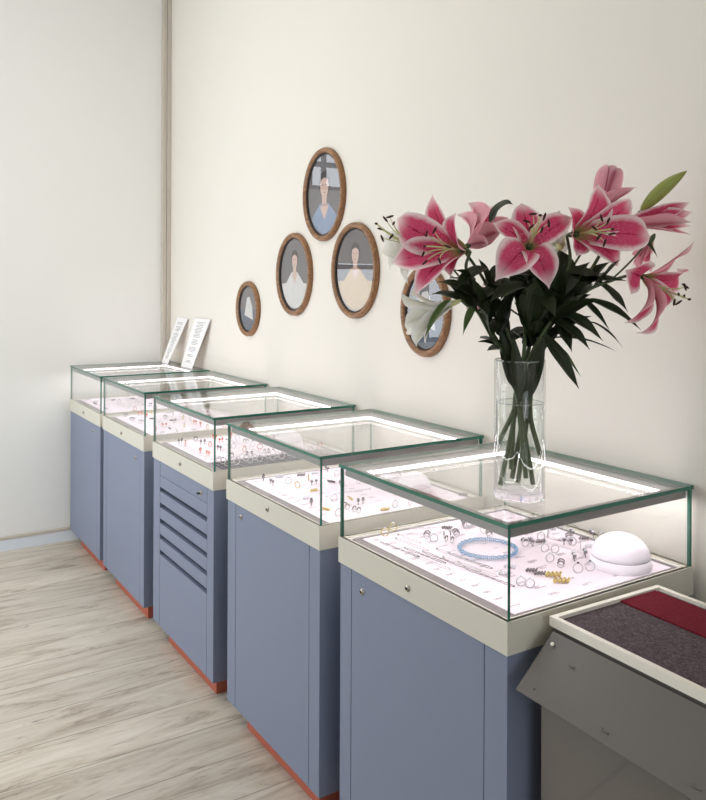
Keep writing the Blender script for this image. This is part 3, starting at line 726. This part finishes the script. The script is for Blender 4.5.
# ---------------------------------------------------------------- felt tray stand at the lower right
A0 = Vector((.0871, 1.0575, 0)); rot = math.radians(-1.3)
st = empty('felt_tray_stand', (A0.x, A0.y, 0), 'grey metal stand with a white rimmed charcoal felt tray, in front of nearest case', 'display stand')
st.rotation_euler = (0, 0, rot)
TW, TL, TZ = .312, .86, .785
bm = bmesh.new(); f_ = .011
box(bm, 0, f_, -TL, 0, TZ - .018, TZ); box(bm, TW - f_, TW, -TL, 0, TZ - .018, TZ); box(bm, f_, TW - f_, -f_, 0, TZ - .018, TZ); box(bm, f_, TW - f_, -TL, -TL + f_, TZ - .018, TZ)
obj('tray_rim', bm, M['white_metal'], st)
obj('felt_pad', B(f_, TW - f_, -TL + f_, -f_, TZ - .018, TZ - .007), M['felt_grey'], st)
inv = Matrix.Rotation(-rot, 4, 'Z') @ Matrix.Translation(-A0)
def loc(u, v, z):
    p = inv @ at_z(u, v, z); return p.x, p.y
bm = bmesh.new()
a = loc(617, 599, TZ - .005); b = loc(706, 638.6, TZ - .005); c_ = loc(650, 587, TZ - .005); d_ = loc(706, 609.5, TZ - .005)
xa, xb = (a[0] + b[0]) / 2, (c_[0] + d_[0]) / 2
box(bm, xa, min(xb + .004, TW - f_ - .012), -TL + .02, -f_ - .001, TZ - .007, TZ - .003, bevel=.001)
obj('felt_strip', bm, M['felt_red'], st)
obj('stand_body', B(-.04, TW - .012, -TL + .01, -.02, 0, .69), M['metal_brown'], st)
obj('stand_top', B(.004, TW - .004, -TL + .004, -.004, .69, TZ - .018), M['metal_grey'], st)
# slanting front flap hinged under the rim
P0 = inv @ Vector((.078, 1.045, .7614)); P1 = inv @ Vector((-.0151, 1.04, .6806))
bm = bmesh.new(); n_ = Vector((P1.z - P0.z, 0, -(P1.x - P0.x))).normalized() * .003
prof = [P0, P1, P1 - n_, P0 - n_]
va = [bm.verts.new((p.x + (0.006 if k in (0, 3) else 0), -.012 if k in (0, 3) else -.018, p.z)) for k, p in enumerate(prof)]
vb = [bm.verts.new((p.x + (0.006 if k in (0, 3) else 0), -TL, p.z)) for k, p in enumerate(prof)]
for k in range(4): bm.faces.new((va[k], va[(k + 1) % 4], vb[(k + 1) % 4], vb[k]))
bm.faces.new(va[::-1]); bm.faces.new(vb); bmesh.ops.recalc_face_normals(bm, faces=bm.faces)
flap = obj('front_flap', bm, M['metal_grey'], st)
dirf = (P1 - P0).normalized(); outn = Vector((dirf.z, 0, -dirf.x)); outn = outn if outn.x < 0 else -outn
def on_flap(s, y): return P0 + (P1 - P0) * s + Vector((0, y - P0.y, 0)) + outn * .0004
def disc(name, s, y, r, h, m, parent):
    bm = bmesh.new(); lathe(bm, [(0, 0), (r, 0), (r, h), (0, h)], seg=14)
    q_ = outn.to_track_quat('Z', 'Y').to_matrix().to_4x4(); q_.translation = on_flap(s, y); bm.transform(q_); return obj(name, bm, m, parent)
disc('rivet', .16, -.03, .0035, .002, M['white_metal'], flap)
disc('screw_hole', .86, -.045, .0016, .0004, M['lock_core'], flap)
for (s, y) in ((.30, -.085), (.33, -.375), (.85, -.365), (.85, -.2)):
    bm = bmesh.new()
    e1 = dirf; e2 = Vector((0, 1, 0)); o_ = on_flap(s, y)
    pts = [(-.009, -.0016), (-.006, .0022), (.009, .0022), (.009, -.0002), (-.004, -.0002), (-.006, -.0030)]
    f1 = [bm.verts.new(o_ + e2 * (-p) + e1 * q_) for p, q_ in pts]; f2 = [bm.verts.new(o_ + e2 * (-p) + e1 * q_ + outn * .0012) for p, q_ in pts]
    for k in range(6): bm.faces.new((f1[k], f1[(k + 1) % 6], f2[(k + 1) % 6], f2[k]))
    bm.faces.new(f2); bm.faces.new(f1[::-1]); bmesh.ops.recalc_face_normals(bm, faces=bm.faces)
    obj('punched_tab', bm, M['lock_core'] if s < 0 else M['metal_grey'], flap)
# lighter lower leaf with a slanting upper edge
bm = bmesh.new(); xf = -.0405
def on_body(u, v):
    o_ = inv @ CAM; d_ = inv.to_3x3() @ view_ray(u, v); return o_ + d_ * ((xf - o_.x) / d_.x)
p1 = on_body(584, 800); p2 = on_body(623, 770)
dy = (p2.y - p1.y); dz = (p2.z - p1.z); q1 = p1 - (p2 - p1) * 1.2; q2 = p2 + (p2 - p1) * ((.672 - p2.z) / (p2.z - p1.z))
pts = [(q1.y, q1.z), (q2.y, q2.z), (-TL + .02, q2.z), (-TL + .02, q1.z - .05), (q1.y, q1.z - .05)]
v1 = [bm.verts.new((xf, a_, b_)) for a_, b_ in pts]; v2 = [bm.verts.new((xf - .003, a_, b_)) for a_, b_ in pts]
for k in range(5): bm.faces.new((v1[k], v1[(k + 1) % 5], v2[(k + 1) % 5], v2[k]))
bm.faces.new(v1); bm.faces.new(v2[::-1]); bmesh.ops.recalc_face_normals(bm, faces=bm.faces)
obj('lower_panel', bm, M['metal_brown'], st)

# ---------------------------------------------------------------- vase
_v = at_z(519.3, 498.2, ZT)
VX, VY, VR, VH = _v.x, _v.y, .0525, .289
vase = empty('glass_vase', (VX, VY, ZT + .0003), 'tall clear cylinder glass vase standing on the nearest case', 'vase')
bm = bmesh.new(); wt = .0032
lathe(bm, [(VR - wt, .0165), (VR, .0165), (VR, VH - .001), (VR - wt * .5, VH), (VR - wt, VH - .001), (VR - wt, .0165)], seg=64)
obj('vase_body', bm, M['vase_glass'], vase, True)
bm = bmesh.new(); tube(bm, arc(VR - wt / 2, 64, (0, 0, VH), plane='xy'), wt * .55, 8, closed=True)
M['vase_rim'] = mat('vase_rim_glass', srgb(214, 222, 216), 0.05, spec=1.0, Transmission_Weight=0.7)
obj('vase_rim', bm, M['vase_rim'], vase)
bm = bmesh.new()
lathe(bm, [(0, .0004), (VR - .005, .0004), (VR - .0012, .0020), (VR, .0055), (VR, .0150), (VR - .001, .0160), (0, .0160)], seg=64)
M['thick'] = mat('thick_base_glass', (0.97, 0.98, 0.97, 1), 0.02, spec=0.5, Transmission_Weight=1.0, IOR=1.45)
obj('vase_foot', bm, M['thick'], vase, True)
bm = bmesh.new()
WL = at_depth(519, 394, 1.78).z - ZT
lathe(bm, [(0, .0165), (VR - wt - .005, .0165), (VR - wt - .0008, .0205), (VR - wt - .0008, WL), (0, WL)], seg=64)
tube(bm, arc(VR - wt - .0012, 64, (0, 0, WL), plane='xy'), .0009, 6, 1, closed=True)
M['water'] = clear_glass('water', (0.985, 0.992, 0.985, 1), 1.33)
for f in bm.faces: f.smooth = len(f.verts) == 4
wa = obj('water', bm, [M['water'], M['vase_rim']]); wa.location = (VX, VY, ZT + .0003)
tag(wa, 'clear water filling the vase up to three quarters', 'water', kind='stuff')

# ---------------------------------------------------------------- lilies
VD = (Vector((VX, VY, 1.0)) - CAM).dot(FWD)
def P(u, v, d=0.0): return at_depth(u, v, VD + d)
def vec(r, u, t): return (RGT * r + UP * u - FWD * t).normalized()   # t: towards the viewer's side of the room
def blade(name, path, Wd, normal_hint, m, parent, nu=8, base=.12, pk=.5, cup=.25, groove=.10, wave=0.0, ph=0.0, tipw=.0, twist=0.0, wfreq=11):
    """a petal or leaf: lofted strip along path"""
    n = len(path) - 1; bm = bmesh.new(); uvl = bm.loops.layers.uv.new('UVMap'); rows = []
    for i, p in enumerate(path):
        s = i / n
        T = (path[min(i + 1, n)] - path[max(i - 1, 0)]).normalized()
        N = normal_hint - T * normal_hint.dot(T)
        if N.length < .12: N = (rows_n if i else T.orthogonal())
        N = (N - T * N.dot(T)).normalized()
        if i: N = (rows_n * .6 + N * .4); N = (N - T * N.dot(T)).normalized()
        rows_n = N
        if twist: N = Matrix.Rotation(twist * s, 3, T) @ N
        Bn = T.cross(N).normalized()
        ex = math.log(.5) / math.log(pk)
        x = s ** ex; prof = max(0.0, math.sin(PI * x)) ** (.78 + .55 * s ** 1.5)
        hw = Wd / 2 * (base * (1 - s) ** 2 + prof * (1 - base * (1 - s) ** 2)) if s < .999 else Wd * .008
        row = []
        for k in range(nu + 1):
            u = 2 * k / nu - 1
            h = cup * hw * (u * u) - groove * hw * math.exp(-(u / .18) ** 2) * 1.0 + wave * Wd * (u * abs(u)) * math.sin(wfreq * s + ph + (1.3 if u > 0 else 0)) * math.sin(PI * s)
            row.append(bm.verts.new(p + Bn * (u * hw) + N * h))
        rows.append(row)
    for i in range(n):
        for k in range(nu):
            f = bm.faces.new((rows[i][k], rows[i][k + 1], rows[i + 1][k + 1], rows[i + 1][k])); f.smooth = True
            for lp, (a, b) in zip(f.loops, ((k, i), (k + 1, i), (k + 1, i + 1), (k, i + 1))): lp[uvl].uv = (a / nu, b / n)
    # inner side must be the face front
    f = bm.faces[:] and None
    bm.normal_update(); bm.faces.ensure_lookup_table()
    c = bm.faces[(n // 2) * nu + nu // 2]
    return obj(name, bm, m, parent), c if False else None
def flip_check(o, hint):
    me = o.data; p = me.polygons[len(me.polygons) // 2]
    if p.normal.dot(hint) < 0: me.flip_normals()
def petal(parent, C0, A, tip, Wd, m, a=.42, b=.42, cup=.30, wave=.06, ph=0.0, pk=.5, groove=.16, tw=0.0):
    d = tip - C0; L = d.length
    p1 = C0 + A * (a * L) + d * .12; p2 = C0 + d * .66 + A * (b * L)
    path = bez(C0, p1, p2, tip, 18)
    o, _ = blade('petal', path, Wd, A, m, parent, cup=cup, wave=wave, ph=ph, base=.20, pk=pk, groove=groove, twist=tw)
    # inward side: at the middle the normal should look along A
    flip_check(o, A - d.normalized() * (A.dot(d.normalized())) + A * .2)
    return o
def tip_at(C, A, u, v, k, rng=.12):
    best = None
    d0 = (C - CAM).dot(FWD) - VD
    for i in range(-60, 61):
        dd = rng * i / 60; T = P(u, v, d0 + dd); q_ = T - C
        e = abs(q_.dot(A) / q_.length - k) + abs(dd) * .6
        if best is None or e < best[0]: best = (e, T)
    return best[1]
def stamens(fl, C, A, L, spread, seed, up=Vector((0, 0, 1)), npist=True, sag=0.0):
    r = random.Random(seed); s1 = A.orthogonal().normalized(); s2 = A.cross(s1)
    for k in range(6):
        t = 2 * PI * k / 6 + r.uniform(-.25, .25)
        side = s1 * math.cos(t) + s2 * math.sin(t)
        e = C + A * L * r.uniform(.86, 1.0) + side * L * spread + UP * sag * L
        path = bez(C, C + A * L * .4, C + A * L * .8 + side * L * spread * .4 + UP * sag * L * .4, e, 8)
        bm = bmesh.new(); tube(bm, path, [.0012] * 7 + [.0009, .0007], 6, 0)
        ax = (side * .75 + s2.cross(A) * .2 + Vector((r.uniform(-.6, .6), r.uniform(-.6, .6), r.uniform(-.6, .6)))).normalized()
        hl = .0085
        an = [e - ax * hl, e - ax * hl * .6, e, e + ax * hl * .6, e + ax * hl]
        tube(bm, an, [.0008, .0021, .0025, .0021, .0008], 8, 1)
        obj('stamen', bm, [M['filament'], M['anther']], fl)
    if npist:
        bm = bmesh.new(); e = C + A * L * 1.22 + UP * sag * L * 1.1
        tube(bm, bez(C, C + A * L * .4, C + A * L * .85 + UP * sag * L * .3, e, 8), .0016, 6, 0); ball(bm, e, .0036, 1, 8, .7)
        obj('pistil', bm, [M['filament'], M['anther']], fl)
def flower(parent, cu, cv, cd, A, tips, m, L=.07, seed=1, k=.35, back=.030, st=True, sag=0.0, name='flower', a=.42, b=.42, spread=.42, stalk=None):
    C = P(cu, cv, cd); C0 = C - A * back
    bm = bmesh.new(); tube(bm, [C0 - A * .014, C0 - A * .006, C0 + A * .004, C0 + A * .018], [.0022, .0052, .0062, .0050], 10)
    fl = obj(name, bm, M['filament'] if m is M['white_petal'] else M['stem'], parent)
    for i, tp in enumerate(tips):
        u, v, Wd = tp[:3]; opt = dict(tp[3]) if len(tp) > 3 else {}
        kk = opt.pop('k', k)
        T = P(u, v, cd + opt.pop('dd')) if 'dd' in opt else tip_at(C0, A, u, v, kk)
        petal(fl, C0 + (T - C0).normalized() * .003, A, T, Wd, opt.pop('m', m), a=opt.pop('a', a), b=opt.pop('b', b), ph=i * 1.7 + seed, **opt)
    if st: stamens(fl, C0 + A * .02, A, L + back * .4, spread, seed, sag=sag)
    return C0 - A * .014
def stalk(bm, pts, r0, r1, n=6):
    path = smooth_path(pts, n); m_ = len(path)
    tube(bm, path, [r0 + (r1 - r0) * i / (m_ - 1) for i in range(m_)], 8)
    return path
def leaf(parent, b, t, Wd, arch=.18, m=None, up=None, fold=.35, tw=0.0, bend=None):
    d = t - b; L = d.length; up = up or UP
    side = Vector((0, 0, 1)); p1 = b + d * .33 + up * L * arch; p2 = b + d * .72 + up * L * arch * .8
    if bend: p1 += bend * .6; p2 += bend
    o, _ = blade('leaf', bez(b, p1, p2, t, 14), Wd, (up + (-FWD) * .5).normalized(), m or M['leaf'], parent, nu=6, cup=fold * .6, groove=.22, base=.22, pk=.42, wave=.03, ph=L * 50, twist=tw)
    return o
def lily(label):
    return empty('lily_stem', (VX, VY, ZT + .018), label, 'lily', 'lily stems in the glass vase')
BASE = Vector((VX, VY, ZT + .018))
def plocal(root):      # children are built in world space, so undo the parent's position
    for o in list(root.children):
        fix(o, root)
def fix(o, root):
    o.matrix_parent_inverse = Matrix.Translation(-root.location)
def rim(u, d=0.0): return P(u, 361, d)

roots = []
# each stem: (bottom in vase), crossing point, rim point, way points, head
def stem_mesh(root, pts, r0=.0052, r1=.0030, m=None):
    bm = bmesh.new(); path = stalk(bm, pts, r0, r1); obj('stem', bm, m or M['stem_dark'], root); return path
Lf = []
# 1 left pink lily
A1 = lily('lily stem leaning left with a big open pink bloom at the left of the bouquet'); roots.append(A1)
h1 = flower(A1, 456, 249, -.03, vec(-.78, .08, .62), [
    (433, 193, .050, dict(k=.25, b=.3)), (397, 218, .082, dict(k=.55, b=.30)), (392, 263, .070, dict(k=.62, b=.22)), (416, 296, .060, dict(k=.45, b=.30)),
    (457, 212, .044, dict(k=.15, dd=-.05, b=.35)), (451, 277, .045, dict(k=.05, dd=.0))], M['pink_petal'], L=.070, seed=3, sag=-.05)
p_ = stem_mesh(A1, [P(533, 484, .01), P(522, 420, .0), P(508, 362, .015), P(488, 325, .0), P(474, 290, .0), P(466, 268, .0), h1])
# 2 side-on pink lily behind the first
A2 = lily('lily stem with a pink bloom facing away, between the left and the centre bloom'); roots.append(A2)
h2 = flower(A2, 474, 240, .05, vec(.55, .45, -.55), [(468, 203, .07, dict(dd=.06)), (488, 212, .06, dict(dd=.09)), (500, 232, .055, dict(dd=.0)), (488, 244, .035, dict(dd=-.03)), (457, 215, .05, dict(dd=.07)), (505, 222, .05, dict(dd=.08))], M['pink_petal'], seed=5, st=False)
p2_ = stem_mesh(A2, [P(511, 469, .02), P(514, 410, .02), P(517, 362, .02), P(502, 320, .03), P(484, 280, .04), h2])
# 3 centre lily
A3 = lily('lily stem with the open pink bloom facing forward at the centre top of the bouquet'); roots.append(A3)
h3 = flower(A3, 531, 242, -.05, vec(-.02, .42, .90), [
    (521, 203, .066, dict(k=.05, b=.22, a=.3)), (573, 217, .056, dict(k=.22, b=.28, a=.3)), (492, 223, .050, dict(k=.22, b=.28, a=.3)), (495, 281, .080, dict(k=.1, b=.42, a=.42)), (549, 289, .068, dict(k=.1, b=.42, a=.42)),
    (556, 212, .045, dict(k=-.1, b=.1, a=.2))], M['pink_petal'], L=.070, seed=8, spread=.26, sag=.1)
p3_ = stem_mesh(A3, [P(500, 485, -.02), P(512, 430, -.01), P(523, 362, -.01), P(526, 320, -.01), P(530, 275, -.01), h3])
h3b = flower(A3, 478, 293, .06, vec(-.3, -.2, -.8), [(462, 287, .04, dict(dd=.1)), (470, 300, .05, dict(dd=.08)), (492, 302, .05, dict(dd=.07)), (495, 288, .04, dict(dd=.1))], M['pink_petal'], seed=9, st=False, name='drooping_flower')
stem_mesh(A3, [P(526, 320, -.01), P(505, 305, .03), h3b], .0022, .0018)
# 4 right lily with a half open one behind it
A4 = lily('lily stem with the widest open pink bloom at the upper right of the bouquet'); roots.append(A4)
h4 = flower(A4, 583, 233, -.05, vec(.50, .05, .86), [
    (597, 183, .066, dict(k=.3, b=.38)), (631, 200, .058, dict(k=.3, b=.3)), (650, 237, .074, dict(k=.42, b=.30)), (617, 267, .060, dict(k=.4)), (576, 256, .062, dict(k=.35, b=.42)), (568, 207, .048, dict(k=.3))], M['pink_petal'], L=.058, seed=13, spread=.36)
p4_ = stem_mesh(A4, [P(518, 482, .02), P(527, 420, .01), P(533, 362, .01), P(548, 325, .0), P(562, 285, .0), P(570, 260, -.01), h4])
h4b = flower(A4, 602, 207, .05, vec(.28, .88, -.2), [
    (609, 166, .056, dict(k=.93, b=.5)), (617, 168, .054, dict(k=.92, b=.5)), (637, 187, .040, dict(k=.8)), (596, 186, .05, dict(k=.9)), (622, 190, .05, dict(k=.9, dd=-.02))], M['pink_petal'], seed=15, st=False, name='half_open_flower', a=.3, b=.15)
stem_mesh(A4, [P(562, 285, .0), P(583, 250, .05), h4b], .0026, .002)
# 5 closed side-on flower and the green bud
A5 = lily('lily stem with a green bud and a closed striped pink flower, upper right'); roots.append(A5)
h5 = flower(A5, 640, 222, .01, vec(.95, .22, .15), [
    (690, 202, .042, dict(k=.97, b=.12)), (693, 212, .040, dict(k=.97, b=.12)), (692, 222, .046, dict(k=.97, b=.12, dd=-.03)), (691, 235, .040, dict(k=.96, b=.12)), (688, 204, .04, dict(dd=.03)), (691, 226, .045, dict(dd=.02))],
    M['pink_petal'], seed=21, st=False, name='closed_flower', a=.25, b=.12, back=.05)
p5_ = stem_mesh(A5, [P(540, 455, -.01), P(530, 410, -.005), P(538, 362, .0), P(560, 320, .02), P(585, 280, .03), P(605, 245, .03), h5])
bm = bmesh.new(); b0, b1 = P(640, 211, .02), P(686, 171, .0); dv = (b1 - b0); n = 16
path = [b0 + dv * (i / n) + UP * .006 * math.sin(PI * i / n) + RGT * .002 for i in range(n + 1)]
rd = [max(.0006, .0148 * math.sin(PI * min(1, (i / n) ** .85 * .96 + .04)) ** .75) for i in range(n + 1)]
fr = frames(path); rings = []
for p, r_, (t_, a_, c2) in zip(path, rd, fr):
    rings.append([bm.verts.new(p + (a_ * math.cos(2 * PI * k / 24) + c2 * math.sin(2 * PI * k / 24)) * r_ * (1 - .14 * abs(math.cos(1.5 * 2 * PI * k / 24)) ** 6)) for k in range(24)])
for ra, rb in zip(rings, rings[1:]):
    for k in range(24): bm.faces.new((ra[k], ra[(k + 1) % 24], rb[(k + 1) % 24], rb[k])).smooth = True
obj('bud', bm, M['bud'], A5)
stem_mesh(A5, [P(605, 245, .03), P(625, 226, .03), b0], .0026, .0022)
# 6 lower right nodding lily
A6 = lily('lily stem arching right with a nodding pink bloom at the lower right of the bouquet'); roots.append(A6)
h6 = flower(A6, 655, 284, -.02, vec(.70, -.52, .50), [
    (694, 241, .040, dict(dd=.03, b=.10, a=.1, wave=.12, tw=.6)), (625, 270, .078, dict(dd=-.01, b=.30, a=.2)), (677, 268, .072, dict(k=.30, b=.5)), (624, 323, .056, dict(dd=-.03, b=.30)), (636, 333, .056, dict(dd=-.06, b=.42)), (664, 308, .05, dict(dd=.02))],
    M['pink_petal'], L=.060, seed=33, sag=.12, spread=.30)
p6_ = stem_mesh(A6, [P(497, 446, .0), P(516, 405, -.01), P(528, 362, -.02), P(552, 320, -.02), P(585, 292, -.02), P(610, 281, -.02), h6])
h6b = flower(A6, 646, 248, .06, vec(-.1, -.5, -.6), [(640, 270, .04, dict(dd=.06)), (655, 262, .045, dict(dd=.08)), (633, 262, .03, dict(dd=.04)), (648, 238, .04, dict(dd=.07))], M['pink_petal'], seed=35, st=False, name='far_flower')
stem_mesh(A6, [P(610, 281, -.02), P(630, 262, .03), h6b], .0022, .0018)
# 7 white lilies
A7 = lily('lily stem with two white trumpet blooms at the far left of the bouquet'); roots.append(A7)
h7 = flower(A7, 420, 248, .03, vec(-.85, .22, .40), [
    (384, 245, .062, dict(k=.55, b=.35)), (390, 270, .050, dict(k=.45, b=.45)), (412, 208, .055, dict(k=.35)), (432, 218, .06, dict(dd=.07)), (408, 284, .055, dict(dd=.02)), (396, 230, .05, dict(dd=.06))], M['white_petal'], L=.085, seed=41, sag=.22, spread=.25)
h8 = flower(A7, 442, 308, .0, vec(-.80, -.36, -.30), [
    (401, 291, .056, dict(dd=.02, b=.30)), (406, 324, .050, dict(dd=-.02, b=.30)), (417, 347, .060, dict(dd=.0, b=.3)), (412, 288, .06, dict(dd=.05, b=.2)), (426, 343, .055, dict(dd=.05, b=.25)), (408, 330, .05, dict(dd=.06))], M['white_petal'], seed=43, st=False, name='nodding_flower')
p7_ = stem_mesh(A7, [P(526, 478, -.03), P(520, 420, -.02), P(513, 362, -.02), P(494, 340, -.01), P(478, 312, -.01), P(468, 306, -.01), h8])
stem_mesh(A7, [P(478, 312, -.01), P(462, 280, .05), h7], .0026, .002)
# 8 pale flower seen through the gap
A8 = lily('lily stem with a pale flower seen from behind between centre and right blooms'); roots.append(A8)
h9 = flower(A8, 557, 243, .05, vec(.1, .4, -.9), [(545, 218, .05, dict(dd=.07)), (560, 210, .03, dict(dd=.05)), (570, 235, .05, dict(dd=.07)), (560, 262, .055, dict(dd=.04)), (545, 255, .05, dict(dd=.07))], M['white_petal'], seed=51, st=False)
p8_ = stem_mesh(A8, [P(512, 478, .03), P(522, 420, .02), P(526, 362, .02), P(540, 310, .03), P(552, 270, .03), h9])
# leaves named by where they reach: (root, base px, tip px, width, arch)
LV = [
 (A2, (490, 222, .03), (513, 205, .0), .034, .42), (A1, (494, 312, .0), (436, 281, -.03), .034, .12), (A1, (486, 268, .0), (455, 290, -.05), .034, .15),
 (A7, (476, 307, -.01), (463, 335, -.02), .018, .3), (A7, (450, 300, -.01), (424, 340, -.04), .016, .20),
 (A3, (556, 290, -.03), (504, 276, -.06), .060, .25), (A4, (562, 286, .0), (627, 281, -.03), .042, .10), (A6, (600, 284, -.02), (628, 312, -.03), .034, .10),
 (A6, (588, 300, -.02), (641, 330, -.04), .034, .12), (A4, (560, 312, -.02), (603, 341, -.05), .040, .12), (A6, (577, 296, -.01), (610, 331, -.03), .022, .12),
 (A4, (543, 334, -.02), (579, 389, -.06), .036, .05), (A5, (548, 342, .0), (581, 377, .02), .030, .12), (A6, (552, 338, -.02), (617, 352, -.02), .010, .12),
 (A5, (590, 322, .02), (623, 348, .02), .012, .16), (A1, (504, 347, .0), (477, 342, .0), .018, .12), (A5, (636, 236, .0), (658, 258, .0), .022, .2),
 (A4, (566, 284, .0), (560, 250, .02), .050, .1), (A3, (528, 320, -.02), (508, 262, -.03), .055, .05), (A3, (530, 325, -.02), (548, 268, -.04), .060, .0),
 (A8, (536, 350, .0), (514, 300, -.03), .046, .0), (A1, (515, 390, -.03), (500, 330, -.04), .027, .0), (A4, (530, 396, -.035), (545, 334, -.05), .027, .0), (A3, (520, 402, -.038), (513, 332, -.05), .027, .0),
 (A8, (528, 400, .03), (536, 340, .04), .027, .0), (A2, (512, 385, .03), (500, 322, .03), .034, .0), (A4, (545, 340, .0), (592, 316, -.03), .038, .1),
 (A4, (552, 322, -.03), (600, 300, -.05), .036, .1), (A1, (490, 325, -.02), (470, 276, -.04), .036, .1), (A2, (500, 322, .03), (462, 300, .03), .034, .2),
 (A2, (495, 300, .02), (478, 258, .0), .034, .1), (A4, (556, 300, -.02), (590, 262, -.02), .040, .1), (A6, (556, 318, -.02), (572, 352, -.05), .030, .1),
 (A8, (545, 300, .02), (570, 262, .02), .044, .1), (A5, (572, 300, .02), (610, 262, .03), .034, .15), (A3, (532, 290, -.03), (500, 300, -.09), .040, .25),
 (A3, (532, 295, -.03), (556, 318, -.10), .044, .25), (A7, (485, 325, -.01), (500, 285, -.04), .040, .05), (A8, (543, 310, .03), (515, 270, .03), .046, .1),
 (A3, (530, 300, -.02), (490, 302, -.07), .046, .3), (A4, (548, 318, -.02), (566, 262, -.05), .050, .1), (A8, (540, 318, .01), (586, 290, .03), .044, .2), (A1, (498, 335, .0), (520, 282, -.05), .046, .1),
 (A2, (508, 335, .03), (484, 292, .02), .040, .2), (A4, (552, 318, -.03), (580, 300, -.09), .044, .2), (A5, (556, 325, .02), (596, 300, .06), .036, .2), (A3, (528, 330, -.02), (536, 280, -.08), .054, .1),
 (A6, (556, 322, -.03), (590, 350, -.06), .034, .15), (A7, (492, 338, -.01), (478, 306, -.05), .034, .2)]
for (rt, b, t, wd, ar) in LV:
    leaf(rt, P(*b), P(*t), wd, ar, m=M['leaf_light'] if t[:2] in ((581, 377), (463, 335), (424, 340)) else M['leaf'])
rr = random.Random(77)
paths = [(A1, p_), (A2, p2_), (A3, p3_), (A4, p4_), (A5, p5_), (A6, p6_), (A7, p7_), (A8, p8_)]
for (rt, pa) in paths:
    cand = [p for p in pa if ZT + .31 < p.z < ZT + .46]
    for k in range(6):
        if not cand: break
        b = rr.choice(cand); ang = rr.uniform(0, 2 * PI); out = Vector((math.cos(ang), math.sin(ang), rr.uniform(-.1, .9))).normalized()
        leaf(rt, b, b + out * rr.uniform(.06, .10), rr.uniform(.026, .040), rr.uniform(.05, .25), m=M['leaf'], tw=rr.uniform(-.5, .5))
for rt in roots:
    def rec(o, top=True):
        for c2 in list(o.children):
            if top: c2.matrix_parent_inverse = Matrix.Translation(-rt.location)
    rec(rt)
